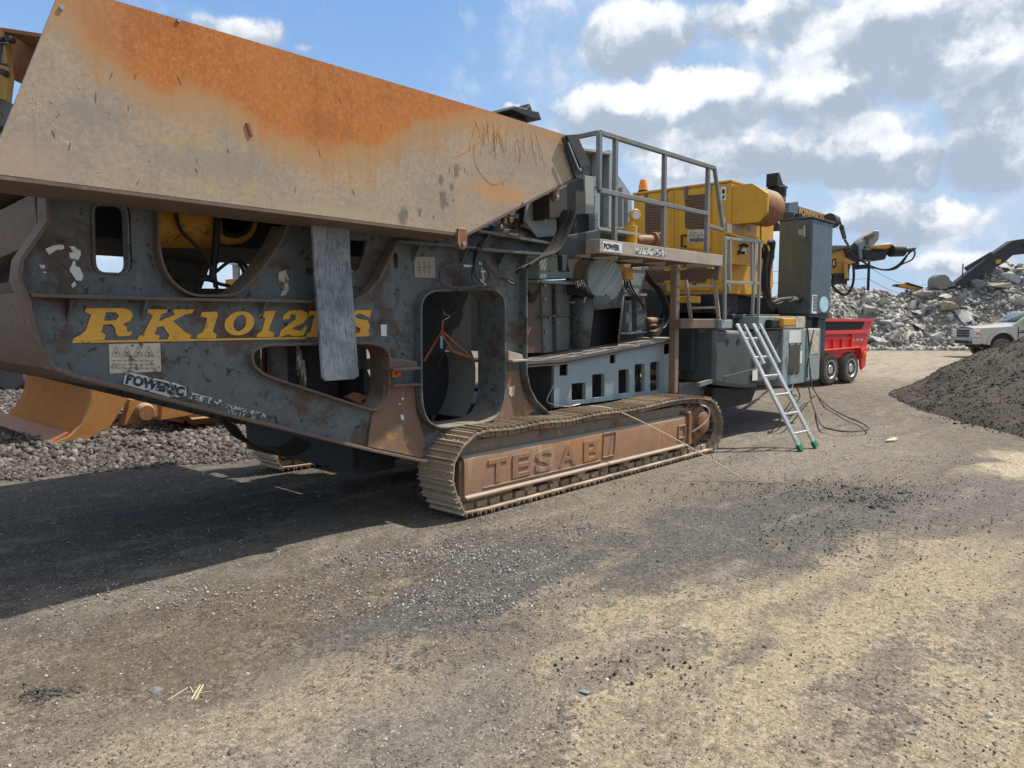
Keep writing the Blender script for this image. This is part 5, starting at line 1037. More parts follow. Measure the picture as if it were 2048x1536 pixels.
for k in range(6): m.tube(smooth_path([Q3(*z8(80+k*18,700+k*8),4.95),Q3(*z8(110+k*16,735+k*6),4.9),Q3(*z8(150+k*10,700),4.95)]),.018,6)
m.build('hydraulic_hose',RUB,CR)
rb('valve_box',625+0,-60,690,-15,YEL,5.2,.2,.01)
a=PY(*z5(605,1115),4.9); c=PY(*z5(690,1180),4.9); m=MB(); m.box(a[0],c[0],4.9,5.1,c[1],a[1]); m.build('junction_box',YEL,CR,bevel=.01)
# discharge conveyor behind the tank
cy0=5.4; p=[PY(*z5(x,y),cy0) for x,y in ((1445,320),(1520,310),(1525,350),(1830,440),(1830,510),(1525,440),(1430,440))]
m=MB(); m.prism(p,cy0,6.6); CV=m.build('discharge_conveyor',GT,CR,bevel=.01)
a=Q3(*z5(1785,470),cy0-.1); m=MB(); m.cyl(a,(a[0]+.25,a[1],a[2]),.13,20); m.build('head_roller',G3,CR)
txt_px('POWERSCREEN',*z5(1530,425),*z5(1790,490),cy0-.012,.13,YEL,CV,'conveyor_name',bold=.02)
c0=PY(*z5(1310,520),5.3); m=MB(); m.cyl(Q3(*z5(1310,520),5.3),Q3(*z5(1560,510),5.5),.09,16); m.build('cross_tube',G3,CR)
# black cap sticking up behind the hopper
m=MB(); a=PY(1040,232,5.6); m.box(a[0]-.12,a[0]+.12,5.6,5.9,a[1]-.6,a[1]); m.build('pivot_tower',G3,CR,bevel=.01)
m=MB(); m.prism([(a[0]-.26,a[1]+.0),(a[0]-.2,a[1]+.05),(a[0],a[1]+.06),(a[0]+.05,a[1]+.13),(a[0]+.09,a[1]+.06),(a[0]+.2,a[1]+.07),(a[0]+.25,a[1]-.01),(a[0]+.1,a[1]-.03)],5.5,5.95); m.build('tower_cap',BLK,CR,bevel=.01)
# ================================================================== OTHER THINGS
# ---- aluminium ladder
b0=Vector((*PZ(1603,902),.0)); b1=Vector((*PZ(1634,894),.0)); t0=Vector(Q3(1474,648,4.3)); t1=Vector(Q3(1507,636,4.3))
b1=b0+(b1-b0).normalized()*.40; t1=t0+(b1-b0)
LD=thing('aluminium_ladder',tuple(b0),'two section aluminium ladder with green feet leaning on the rear deck','ladder')
for (b_,t_) in ((b0,t0),(b1,t1)):
    m=MB(); m.bar(b_,t_,.028,.085,(1,0,0)); m.build('stile',ALU,LD,bevel=.004)
    u=(t_-b_).normalized(); s=b_+u*1.15+Vector((-.0,-.07,.04)); m=MB(); m.bar(s,t_+Vector((0,-.07,.04))-u*.05,.022,.06,(1,0,0)); m.build('upper_stile',ALU,LD,bevel=.004)
    m=MB(); m.bar(b_-u*.0,b_+u*.085,.045,.11,(1,0,0)); m.build('foot',GRN,LD,bevel=.006)
for f in np.linspace(.13,.88,6):
    a=b0.lerp(t0,f); c=b1.lerp(t1,f); m=MB(); m.cyl(a,c,.017,12); m.build('rung',ALU,LD)
# ---- looping cable
pts=[Q3(1612,640,4.3),Q3(1619,700,4.3),Q3(1614,745,4.3)]+[(*PZ(x,y),.035) for x,y in ((1622,800),(1640,850),(1665,864),(1700,868),(1736,863),(1722,850),(1690,836),(1655,815),(1632,790))]+[Q3(1622,760,4.25),Q3(1620,700,4.25),Q3(1628,660,4.28)]
m=MB(); m.tube(smooth_path(pts,8),.012,7); m.build('rubber_cable',paint('dusty_cable',(.08,.065,.05),(.05,.04,.03),rough=.6),None,label='dark rubber cable looped from the rear cabinet down onto the dirt',cat='cable')
m=MB(); m.tube(smooth_path([Q3(1586,768,4.4),Q3(1583,788,4.4),(*PZ(1590,792),.02),(*PZ(1600,796),.02),Q3(1592,770,4.45)]),.012,6); m.build('short_cable',RUB,None,label='short black cable end drooping under the rear cabinet',cat='cable')
# ---- wire from the track to the ground
m=MB(); a=Q3(1100,770,4.5); e=(*PZ(1487,960),.01); a=Q3(1236,822,4.30); mid=Q3(1360,888,3.9)
m.tube(smooth_path([Q3(1180,812,4.45),a,tuple((Vector(a)+Vector(e))/2+Vector((0,0,.03))),e]),.006,6); m.build('long_wire',STRAW,None,label='long straw coloured wire slanting from the track top to the ground',cat='wire')
m=MB(); m.tube(smooth_path([Q3(1434,868,4.24),(*PZ(1432,905),.1),(*PZ(1428,922),.01)]),.004,5); m.tube([(*PZ(1440,966),.01),(*PZ(1515,964),.012)],.007,5); m.build('wire_scrap',BRN,None,label='thin rusty wire scrap hanging at the rear end of the track',cat='wire')
# ---- single stones and litter near the camera
def rock(name,p,size,mt,label,cat='stone',seed=0,sq=(1,.8,.6),n=22,group=None,rnd=.2,z=None,rot=None,tone=.5):
    v,f=hull_rock(n,sq,seed,rnd); me=bpy.data.meshes.new(name); me.from_pydata([tuple(q) for q in v*size],[],[tuple(int(i) for i in q) for q in f]); me.update()
    at=me.attributes.new('tone','FLOAT','FACE'); at.data.foreach_set('value',[tone]*len(f))
    o=link(name,me,mt,None,smooth=False,label=label,cat=cat,group=group); r=random.Random(seed)
    o.location=(p[0],p[1],size*sq[2]*.3-.004+gz(p[0],p[1]) if z is None else z); o.rotation_euler=rot or (r.uniform(-.2,.2),r.uniform(-.2,.2),r.uniform(0,6)); return o
GB=stone_mat('blue_grey_stone',[(0,(.12,.125,.13)),(1,(.3,.31,.33))],.5,25); PALE_S=stone_mat('pale_stone',[(0,(.4,.37,.3)),(1,(.55,.5,.42))],.3,30)
rock('stone',PZ(311,1368),.036,GB,'jagged blue grey stone beside the dry sticks in the foreground',seed=3,tone=.6)
rock('stone',PZ(318,1390),.018,PALE_S,'flat cream stone just below the blue grey one',seed=4,tone=.9,sq=(1,.8,.4))
rock('stone',PZ(495,1332),.016,PALE_S,'small round cream stone right of the dry sticks',seed=5,tone=.8)
rock('stone',PZ(1213,1357),.016,PALE_S,'small white stone above the green grey chip',seed=6,tone=1.)
rock('stone',PZ(1256,1366),.014,MILL,'small dark lump right of the green grey chip',seed=7)
rock('stone',PZ(1440,1368),.018,PALE_S,'flat tan stone pressed into the sandy dirt',seed=8,tone=.3,sq=(1,.5,.35))
rock('stone',PZ(1952,1121),.035,GB,'flat dull stone lying on sand near the right edge',seed=9,sq=(1,.6,.4),tone=.3)
m=MB(); c=PZ(1170,1381); m.box(-.022,.022,-.015,.015,0,.006); o=m.build('glass_chip',paint('green_grey_chip',(.22,.27,.26),(.18,.22,.21),rough=.3),None,bevel=.002,label='flat green grey rectangular chip lying on the dirt',cat='chip'); o.location=(c[0],c[1],gz(*c)+.001); o.rotation_euler=(.1,.08,AZ+.9)
for k,((x,y),(x2,y2)) in enumerate((((383,1383),(400,1357)),((390,1384),(406,1356)),((335,1385),(375,1362)),((386,1370),(380,1360)),((400,1370),(420,1369)))):
    a=Vector((*PZ(x,y),gz(*PZ(x,y))+.002)); c=Vector((*PZ(x2,y2),gz(*PZ(x2,y2))+.006)); m=MB(); m.bar(a,c,.006 if k<2 else .0035,.004); m.build('dry_stick',STRAW,None,label='pale dry splinter in the little bunch of sticks on the foreground dirt',cat='stick',group='dry splinters on the dirt')
m=MB(); c=PZ(1785,881); pts=[(.16*math.cos(a)*(1+.3*math.sin(3*a)),.06*math.sin(a)*(1+.3*math.cos(2*a))) for a in np.linspace(0,6.28,14,endpoint=False)]; m.prism(pts,0,.015,ax='z'); o=m.build('wood_scrap',STRAW,None,label='flat pale scrap lying on the ground right of the ladder',cat='scrap'); o.location=(c[0],c[1],.005)
lumps=[(1690,968,.042),(1760,1004,.042),(1520,965,.035),(1725,990,.035),(1703,995,.045),(1800,982,.035),(1745,1008,.04),(1590,966,.03),(1645,990,.035),(1785,1018,.035),(1715,972,.04),(1660,985,.03),(1772,1010,.04)]
for k,(x,y,s_) in enumerate(lumps): rock('asphalt_lump',PZ(x,y),s_,MILL,'fist sized black asphalt lump in the scatter right of the track','asphalt lump',seed=20+k,group='asphalt lumps right of the track',tone=.3+.4*random.random())
# ---- dark gravel heap at the right
def heap_r(x,y):
    return 0
HC=dl(13.0,13.6)
rs_=np.random.default_rng(3)
def hheap(d,l):
    a=math.atan2(l-13.6,d-13.0); r=math.hypot(l-13.6,d-13.0)
    Rr=6.45+.3*math.sin(2*a+.5)+.12*math.sin(5*a)+.05*math.sin(11*a)+( .5*max(0,math.cos(a-3.9))**3)
    q=1-r/Rr
    u=.07*math.sin(1.3*d+.7*l)+.05*math.sin(2.9*l-1.7*d+1)+.03*math.sin(5.3*d+2.1*l)+.02*math.sin(7.7*l-3.1*d)
    return (3.35*q+.35*max(0,-q+.18)-.063+u*min(1,q*6)) if q>0 else -.1
m=MB(); n=110
dd_=np.linspace(5.2,20.5,n); ll=np.linspace(5.6,21.5,n); vs=[]
for a in dd_:
    for b_ in ll: z=hheap(a,b_); X_,Y_2=dl(a,b_); vs.append((X_,Y_2,z+(.012*rs_.normal() if z>0 else 0)))
m.add(vs,[(i*n+j,(i+1)*n+j,(i+1)*n+j+1,i*n+j+1) for i in range(n-1) for j in range(n-1)])
HM=paint('dark_millings_heap',(.10,.085,.07),(.055,.048,.042),speck=(.20,.18,.15),sa=.45,ss=45,rough=.95,bump=1.,bs=28,spec=.1,var=.6)
m.build('gravel_pile',HM,None,kind='stuff',label='tall heap of dark asphalt millings at the right edge',cat='gravel pile')
A=[];
while len(A)<26000:
    d=rng.uniform(6,17.5); l=rng.uniform(6.8,15)
    h=hheap(d,l)
    if l/d<.80 and h>-.09: A.append((*dl(d,l),h))
for _ in range(1500):
    a=rng.uniform(2.6,4.6); rr=6.5+abs(rng.normal())*.45; d=13+rr*math.cos(a); l=13.6+rr*math.sin(a)
    A.append((*dl(d,l),.0))
A=np.array(A); k=len(A); s_=.006+.034*rng.random(k)**7.; 
scatter('gravel_pile_stones',A,s_,ROCKS,stone_mat('heap_millings',[(0,(.055,.047,.04)),(.5,(.10,.086,.072)),(.92,(.15,.13,.11)),(1,(.38,.35,.3))],.3,40),rng.random(k)**1.2,kind='stuff',label='loose dark crumbs covering the heap of millings',cat='stones')
# ---- rubble heap behind
def crest(l,d):
    x=1024+F*l/d
    xs=[1200,1500,1640,1675,1730,1790,1850,1900,1950,2048,2300]; ys=[2.2,2.8,3.3,3.7,3.15,2.95,3.1,3.5,4.4,5.3,6.5]
    return float(np.interp(x,xs,ys))
def hr(d,l):
    front=40.2+.5*math.sin(l*.6)+.4*math.sin(l*1.7)
    return max(-.2,min((d-front)*.78,crest(l,d)+.18*math.sin(l*1.1+d*.4)+.12*math.sin(l*2.7)-max(0,d-45.5)*.22))
m=MB(); dn,ln=34,90; D_=np.linspace(39.5,62,dn); L_=np.linspace(5,46,ln)
vs=[(*dl(a,b_),hr(a,b_)) for a in D_ for b_ in L_]
m.add(vs,[(i*ln+j,(i+1)*ln+j,(i+1)*ln+j+1,i*ln+j+1) for i in range(dn-1) for j in range(ln-1)])
m.build('rubble_mound',paint('rubble_dirt',(.21,.19,.165),(.12,.11,.1),rough=.95,bump=1.,bs=6,spec=.1),None,kind='stuff',label='grey earth packed between the broken concrete',cat='rubble')
A=[]
while len(A)<15000:
    d=39.6+12.4*rng.random()**1.3; l=rng.uniform(7,38)
    A.append((*dl(d,l),max(hr(d,l),0)+.03))
A=np.array(A); k=len(A); s_=.07+.26*rng.random(k)**2.2
scatter('rubble_stones',A,s_,ROCKS+SLABS,RUBBLE,rng.random(k),kind='stuff',label='smaller broken concrete filling the big rubble heap',cat='rubble')
protos=[]
for k in range(12):
    v,f=SLABS[k]; me=bpy.data.meshes.new('boulder'); me.from_pydata([tuple(q) for q in v],[],[tuple(int(i) for i in q) for q in f]); at=me.attributes.new('tone','FLOAT','FACE'); at.data.foreach_set('value',[rng.random()*.8]*len(f)); me.materials.append(RUBBLE); protos.append(me)
cnt=0
while cnt<260:
    l=rng.uniform(15.5,32); d=rng.uniform(40.,49.5); h=hr(d,l)
    if h<.0: continue
    o=bpy.data.objects.new('boulder',protos[cnt%12]); COL.objects.link(o); s=.30+.62*rng.random()**2
    X_,Y_2=dl(d,l); o.location=(X_,Y_2,h+s*.22); o.scale=(s*rng.uniform(.8,1.3),s*rng.uniform(.8,1.2),s*rng.uniform(.7,1.1)); o.rotation_euler=(rng.uniform(-.7,.7),rng.uniform(-.7,.7),rng.uniform(0,6.3))
    tag(o,'angular grey concrete chunk among the many in the rubble heap behind','boulder','grey boulders of the rubble heap'); cnt+=1
TAN=stone_mat('tan_stone',[(0,(.40,.33,.23)),(1,(.46,.39,.28))],.35,3.,.4); CRM=stone_mat('cream_stone',[(0,(.52,.48,.38)),(1,(.58,.54,.45))],.3,3.,.3)
def big(px,py,w_,h_,mt,label,seed,rot=0.):
    # size from width/height in photo points at about 41 m
    x_=(px-1024)/F; 
    for d in np.arange(39.5,55,.05):
        l=x_*d; z=H-(py-640)/F*d
        if z<=hr(d,l)+.05: break
    X_,Y_2=dl(d-.15,l); s=w_/F*d/2
    o=rock('boulder',(X_,Y_2),1.,mt,label,'boulder',seed=seed,sq=(1,.8,1),n=9,rnd=.1,z=z,tone=random.random()); o.scale=(s,s*.8,h_/F*d/2*1.05); o.rotation_euler=(0,rot,AZ-math.pi/2); return o
big(1893,617,50,34,TAN,'large tan wedge shaped block high in the middle of the rubble',61,.5)
big(1822,612,30,26,CRM,'cream white block with a square top left of the tan wedge',62)
big(1809,671,30,24,CRM,'pale cream boulder near the foot of the rubble heap',63,-.4)
big(1870,675,42,30,RUBBLE,'large grey square slab at the foot of the rubble beside the pickup',64,-.3)
big(1735,620,44,26,RUBBLE,'broad grey slab low on the rubble above the red trailer end',65,.2)
big(1786,594,50,26,RUBBLE,'wide flat grey slab on the rubble crest left of centre',66,.15)
big(1990,572,56,20,TAN,'long brownish slab near the top of the rubble above the pickup',67,.05)
big(2010,548,28,12,CRM,'small flat whitish slab near the top right of the rubble',68,0)
big(1838,592,40,26,RUBBLE,'grey tilted block on the crest beside the white one',69,.3)
# ---- utility pole and wires
d_=75; pc=dl(d_,(1731-1024)/F*d_); 
UP=thing('utility_pole',(pc[0],pc[1],0),'thin dark wooden utility pole rising behind the rubble','utility pole')
m=MB(); zt_=H+(640-520)/F*d_; m.cyl((pc[0],pc[1],0),(pc[0],pc[1],zt_),.17,10,.12); m.build('pole',INK,UP)
m=MB(); m.bar((pc[0]-.4,pc[1]+.4,zt_-.9),(pc[0]+.4,pc[1]-.4,zt_-.9),.09,.09); m.build('crossarm',INK,UP)
for k,(dz_,l2) in enumerate(((0,28.),(-1.2,29.),(-2.6,30.))):
    a=Vector((pc[0],pc[1],zt_-.7+dz_)); e=Vector((*dl(98,l2+26),6.2+dz_*1.2)); m=MB()
    pts=[a.lerp(e,t_)-Vector((0,0,3.2*t_*(1-t_))) for t_ in np.linspace(0,1,14)]; m.tube(pts,.022,4)
    pts=[a.lerp(Vector((*dl(90,12),zt_+dz_)),t_)-Vector((0,0,2.*t_*(1-t_))) for t_ in np.linspace(0,1,10)]; m.tube(pts,.022,4); m.build('power_line',INK,None,label='thin overhead wire strung from the utility pole, one of three alike',cat='wire',group='overhead wires')
# ---- excavator arm resting on the rubble
def dq(x,y,d): l=(x-1024)/F*d; X_,Y_2=dl(d,l); return Vector((X_,Y_2,H-(y-640)/F*d))
EX=thing('excavator',tuple(dl(46,33))+(0,),'dark excavator arm reaching up from the rubble at the right edge','excavator')
def flat(name,pts,d0,th,mt,par,bev=.03):
    m=MB(); P=[dq(x,y,d0) for x,y in pts]; off=Vector((fw.x,fw.y,0)).normalized()*th; n=len(P); m.add(P+[p+off for p in P],[tuple(range(n)),tuple(range(2*n-1,n-1,-1))]+[(i,(i+1)%n,(i+1)%n+n,i+n) for i in range(n)]); return m.build(name,mt,par,bevel=bev)
z6=lambda x,y:(1600+x*.21875,440+y*.21875)
EXG=paint('excavator_dark',(.04,.042,.045),(.025,.026,.028),rough=.55)
flat('boom',[z6(*p) for p in ((1360,600),(1700,330),(1880,200),(1990,180),(2080,190),(2400,420),(2400,560),(2080,310),(1900,330),(1820,400),(1500,590),(1300,640))],44.5,.5,EXG,EX)
flat('hydraulic_cylinder',[z6(*p) for p in ((1470,440),(1700,300),(1720,320),(1490,470))],44.3,.15,EXG,EX,.01)
flat('hydraulic_cylinder',[z6(*p) for p in ((2000,215),(2200,255),(2200,270),(2000,235))],44.3,.12,CHR,EX,.01)
flat('boom_badge',[z6(*p) for p in ((1745,375),(1790,365),(1790,400),(1748,408))],44.45,.03,YEL,EX,0)
cc_=dq(*z6(1275,570),44.2); m=MB(); m.lathe(cc_,Vector((fw.x,fw.y,0)),[(-.02,.3),(-.02,.42),(.05,.46),(.8,.46)],24); m.build('bucket',paint('bucket_grey',(.22,.21,.2),(.13,.12,.11),rough=.7),EX)
flat('bucket_side',[z6(*p) for p in ((1230,530),(1330,540),(1400,600),(1290,635),(1210,600))],44.3,.6,paint('bucket_grey_b',(.2,.19,.18),(.12,.11,.1),rough=.7),EX)
m=MB(); a=dq(*z6(1450,405),44.4); m.bar(a,a-Vector((0,0,1.0)),.06,.06); m.build('linkage',EXG,EX)
# ---- small orange boom tip behind the rubble
OB=thing('conveyor_tip',tuple(dl(48,26))+(0,),'orange lattice boom tip poking above the rubble crest','conveyor')
flat('boom',[z6(*p) for p in ((870,590),(920,580),(1100,630),(1130,660),(1080,650),(880,612))],45,.5,paint('orange_paint',(.55,.25,.07),(.4,.17,.05),rough=.5),OB)
flat('boom_nose',[z6(*p) for p in ((845,602),(870,585),(885,612),(860,610))],44.9,.5,EXG,OB)
flat('boom_support',[z6(*p) for p in ((1060,640),(1090,640),(1090,1400),(1060,1400))],45.6,.4,EXG,OB)
flat('top_rail',[z6(*p) for p in ((940,585),(960,572),(1110,620),(1100,628))],44.9,.4,INK,OB)
# ---- mobile screener conveyor: yellow and black arm over the trailer
SC=thing('screening_machine',tuple(dl(22,10))+(0,),'yellow and black folded screener arm with hydraulic motor above the red trailer','screening machine')
dS=21.
YS=paint('screener_yellow',(.62,.33,.06),(.48,.23,.04),rough=.4)
flat('arm',[z6(*p) for p in ((100,345),(350,275),(400,300),(390,330),(440,400),(420,520),(270,500),(100,560))],dS,.6,YS,SC)
flat('arm_logo',[z6(*p) for p in ((272,370),(300,355),(302,430),(275,447))],dS-.04,.03,INK,SC,0)
flat('arm_logo_mark',[z6(*p) for p in ((276,385),(292,375),(292,385),(282,395),(290,415),(278,425))],dS-.06,.015,WHT,SC,0)
flat('arm_roof',[z6(*p) for p in ((100,240),(500,235),(505,258),(350,275),(100,345))],dS-.1,.9,paint('screener_grey',(.2,.19,.18),(.14,.13,.12)),SC)
flat('side_box',[z6(*p) for p in ((545,270),(640,275),(790,255),(745,370),(640,375),(560,365))],dS-.3,.7,EXG,SC)
flat('motor_cover',[z6(*p) for p in ((650,240),(790,220),(800,245),(755,275),(640,270))],dS-.45,.9,YS,SC)
flat('grey_cover',[z6(*p) for p in ((545,165),(630,110),(670,105),(685,130),(680,190),(640,240),(620,275),(580,300),(565,260),(510,250),(505,200))],dS-.1,.4,G2,SC)
flat('grey_cover',[z6(*p) for p in ((505,215),(540,190),(560,350),(520,370),(510,300))],dS-.2,.5,G2,SC)
flat('cover_slot',[z6(*p) for p in ((545,165),(635,140),(640,155),(590,185),(590,230),(575,235),(575,180))],dS-.16,.05,BRN,SC,0)
a=dq(*z6(790,290),dS-.2); b_=dq(*z6(900,290),dS-.1); c=dq(*z6(1005,272),dS); m=MB(); m.cyl(a,b_,.17,18,.16); m.cyl(b_,c,.075,12,.05); m.build('hydraulic_motor',EXG,SC)
m=MB()
for pts in ([(510,370),(600,420),(720,460),(830,455),(900,400),(960,300),(985,280)],[(540,385),(640,440),(760,460),(860,420),(940,330),(985,290)],[(985,280),(1010,310),(985,370),(900,410),(830,445)],[(455,400),(465,520),(450,620),(400,685),(330,660),(270,600)]): m.tube(smooth_path([tuple(dq(*z6(x,y),dS-.3)) for x,y in pts]),.035 if pts[0][0]==455 else .022,7)
m.build('hydraulic_hose',RUB,SC)
m=MB()
for (p,q,wd) in (((400,330),(500,300),.18),((430,240),(480,300),.2),((380,260),(440,400),.1),((470,310),(480,440),.16),((400,540),(280,540),.3),((480,440),(580,430),.12),((400,400),(405,560),.08)): m.bar(dq(*z6(*p),dS-.05),dq(*z6(*q),dS-.05),wd,.12,(fw.x,fw.y,0))
m.build('pivot_frame',EXG,SC,bevel=.01)
m=MB(); m.bar(dq(*z6(390,360),dS-.25),dq(*z6(400,540),dS-.25),.08,.08); m.bar(dq(*z6(390,380),dS-.25),dq(*z6(460,410),dS-.25),.1,.1); m.build('yellow_strut',YS,SC)
m=MB(); m.bar(dq(*z6(280,350),dS+.2),dq(*z6(285,600),dS+.2),.1,.1); m.build('lower_leg',EXG,SC)
m=MB(); m.box(-.15,.15,-.15,.15,0,2.9); o=m.build('support_leg',EXG,SC); q=dl(21.4,(1640-1024)/F*21.4); o.location=(q[0]-WORLD[SC.name].x*0,q[1],0)
a=dq(*z6(325,40),13.5); c=dq(*z6(375,200),17); e=dq(*z6(425,275),20.5); m=MB(); m.tube([a,c],.02,7); m.cyl(a.lerp(c,.2),a.lerp(c,.8),.045,10); m.tube([c,e],.03,7); m.build('screener_stay',EXG,SC)
# ---- red dump trailer
hd=R(-10.); c0=Vector((*PZ(1733,735+26),0)); 
TRl=MB()
t1_=Vector((*PZ(1652,769),0)); t2_=Vector((*PZ(1684,763),0)); dirx=(t2_-t1_); print('tyre spacing',dirx.length,math.degrees(math.atan2(dirx.y,dirx.x)))
ux=Vector((math.cos(hd),math.sin(hd),0)); uy=Vector((-math.sin(hd),math.cos(hd),0))
TR=thing('dump_trailer',tuple(t1_+uy*.9),'bright red tandem axle dump trailer parked behind the crusher','trailer')
def TP(x,y,z): return t1_+ux*x+uy*y+Vector((0,0,z))
def tmesh(mb): mb.v=[tuple(TP(*v)) for v in mb.v]; return mb
def zat(y,x): # height at photo point y for local x on near side
    p=TP(x,0,0); d=(p-Vector((0,0,0))).dot(Vector((fw.x,fw.y,0)).normalized()); return H-(y-640)/F*d
def xat(px):
    d=ray(px,700); A=np.array([[d.x,-ux.x],[d.y,-ux.y]]); s=np.linalg.solve(A,np.array([t1_.x,t1_.y])); return s[1]
x_end=xat(1733); x_top=xat(1741); x_pan=xat(1700)
zt_=1.62; zb_=.48; W2=2.1
for sgn,y_ in ((1,0.),(-1,W2)):
    zs=zt_
    m=MB(); m.prism([(-4.2,.75),(x_end-.25,.62),(x_end,.62),(x_end+.02,1.2),(x_top+.12,zt_),(-4.2,zt_)] if sgn>0 else [(-4.2,.75),(x_end-.25,.62),(x_end,.62),(x_end+.02,1.2),(x_top+.12,zt_),(-4.2,zt_)],y_,y_+.05); tmesh(m); SP=m.build('side_panel',RED,TR,bevel=.004)
    m=MB()
    for x in np.arange(-4.,x_pan-.1,.42): m.box(x,x+.07,y_-.05*sgn,y_,.85,1.12)
    m.box(-4.2,x_pan-.1,y_-.06*sgn,y_-.0,1.12,1.17); m.box(-4.2,x_top,y_-.07*sgn,y_,zs-.06,zs+.01); m.box(-4.2,x_end,y_-.08*sgn,y_,1.25,1.33); m.box(x_pan-.03,x_pan+.06,y_-.06*sgn,y_,.62,1.28); m.box(-4.2,x_end,y_-.05*sgn,y_,.78,.86)
    tmesh(m); m.build('side_ribs',RED,SP,bevel=.004)
m=MB()
for k in range(5): x=x_pan+.12+k*.1; m.box(x,x+.08,-.012,-.002,1.06,1.12)
tmesh(m); m.build('reflector_tape',WHT,TR)
m=MB(); m.box(x_pan+.2,x_pan+.27,-.016,-.012,1.06,1.12); m.box(x_pan+.4,x_pan+.47,-.016,-.012,1.06,1.12); tmesh(m); m.build('reflector_tape',RED,TR)
m=MB(); m.box(x_end-.04,x_end,0.05,W2,.55,1.6); m.box(-4.2,-4.15,.05,W2,.6,1.28); m.box(-4.2,x_end,.05,W2,.6,.66); tmesh(m); m.build('tailgate',RED,TR)
m=MB(); m.prism([(-4.1,1.33),(x_end-.35,1.36),(x_end-.2,zt_-.06),(-4.1,zt_-.06)],-.03,-.002); tmesh(m); m.build('tarp_roll',INK,TR)
m=MB(); vs=[]; 
for i in range(14):
    for j in range(8):
        x=-4.1+i*(x_end+4.0)/13; y=.08+j*(W2-.1)/7; sag=.32*math.sin(math.pi*j/7)*.9+.04*math.sin(i*1.7+j); vs.append((x,y,1.5-sag*.25))
m.add(vs,[(i*8+j,(i+1)*8+j,(i+1)*8+j+1,i*8+j+1) for i in range(13) for j in range(7)]); tmesh(m); m.build('mesh_tarp',INK,TR)
m=MB(); m.box(-4.3,x_end-.1,.3,.4,.48,.6); m.box(-4.3,x_end-.1,1.7,1.8,.48,.6); m.prism([(x_end-.3,.62),(x_end+.0,.62),(x_end-.02,.4),(x_end-.2,.3)],-.0,.06); tmesh(m); m.build('trailer_frame',RED,TR)
m=MB(); m.box(x_end-.30,x_end-.16,-.09,-.06,.70,.78); tmesh(m); m.build('tail_lamp',AMB,TR,bevel=.005)
m=MB(); m.ribbon([(-.62,.62),(-.5,.86),(1.32,.9),(1.46,.62)],-.16,.22,.03); tmesh(m); m.build('mudguard',RED,TR,bevel=.004)
TY_=paint('trailer_tyre',(.10,.095,.09),(.06,.057,.054),rough=.8,dust=DUST,da=.6,bump=.15)
for x in (0,.98):
    for y_ in (-.12,1.9):
        m=MB(); m.lathe((x,y_,.38),(0,1,0),[(.02,.22),(0,.25),(0,.33),(.03,.37),(.06,.385),(.2,.385),(.23,.37),(.25,.33),(.25,.22)],36); tmesh(m); w_=m.build('wheel',TY_,TR)
        m=MB(); m.lathe((x,y_+.0,.38),(0,1,0),[(.01,.05),(.01,.10),(.06,.13),(.05,.19),(.0,.215),(.0,.235),(.05,.235)],30); tmesh(m); m.build('rim',ALU,w_)
        m=MB()
        for k in range(8): a=k*math.pi/4; m.cyl((x+.165*math.cos(a),y_+.035,.38+.165*math.sin(a)),(x+.165*math.cos(a),y_+.06,.38+.165*math.sin(a)),.028,10)
        tmesh(m); m.build('rim_holes',INK,w_)
# ---- beige pickup truck
b_=Vector((*PZ(1948,716),0)); hdg=AZ-math.pi/2-R(6); vx=Vector((math.cos(hdg),math.sin(hdg),0)); vy=Vector((-math.sin(hdg),math.cos(hdg),0))
# local x runs from the nose to the tail, y from the near side to the far side
TK2=thing('pickup_truck',tuple(b_+vx*2+vy),'silvery beige pickup truck with chrome grille parked half behind the dark heap','pickup truck')
CARP=paint('silver_beige_car_paint',(.46,.44,.39),(.44,.42,.37),rough=.25,bump=.0,var=.1,dust=(.45,.38,.28),da=.25,spec=.6)
def km(mb): mb.v=[tuple(b_+vx*v[0]+vy*v[1]+Vector((0,0,v[2]))) for v in mb.v]; return mb
Wd=2.0
def arch(cx,r,z0,n=12): return [(cx-r*math.cos(a),z0+r*math.sin(a)) for a in np.linspace(0,math.pi,n)]
side=[(.06,.62),(.0,.8),(.02,1.18),(.10,1.27)]+[(1.7,1.36),(1.75,1.38),(6.2,1.34),(6.2,.62)]+list(reversed(arch(4.9,.52,.55)))+[(1.75,.5)]+list(reversed(arch(1.12,.52,.55)))
m=MB(); m.prism(side,.04,Wd-.04); km(m); BD=m.build('body',CARP,TK2,bevel=.04)
m=MB(); vs=[]       # bonnet, crowned
for i in range(8):
    for j in range(9):
        x=.04+i*1.7/7; u=j/8; z=1.20+.17*(i/7)**.8+.10*math.sin(math.pi*u)**.6; vs.append((x,.06+u*(Wd-.12),z))
m.add(vs,[(i*9+j,(i+1)*9+j,(i+1)*9+j+1,i*9+j+1) for i in range(7) for j in range(8)]); km(m); m.build('bonnet',CARP,TK2)
cab=[(1.55,1.36),(2.35,1.98),(4.6,2.0),(4.75,1.36)]
m=MB(); 
lo=[(1.5,.06,1.36),(4.8,.06,1.36),(4.8,Wd-.06,1.36),(1.5,Wd-.06,1.36)]; hi=[(2.3,.22,1.97),(4.6,.22,1.97),(4.6,Wd-.22,1.97),(2.3,Wd-.22,1.97)]
m.add(lo+hi,[(3,2,1,0),(4,5,6,7),(0,1,5,4),(1,2,6,5),(2,3,7,6),(3,0,4,7)]); km(m); m.build('cab',CARP,TK2,bevel=.04)
def wnd(name,q): m=MB(); m.add(q,[(0,1,2,3)]); km(m); o=m.build(name,GLS,TK2); s=o.modifiers.new('s','SOLIDIFY'); s.thickness=.01
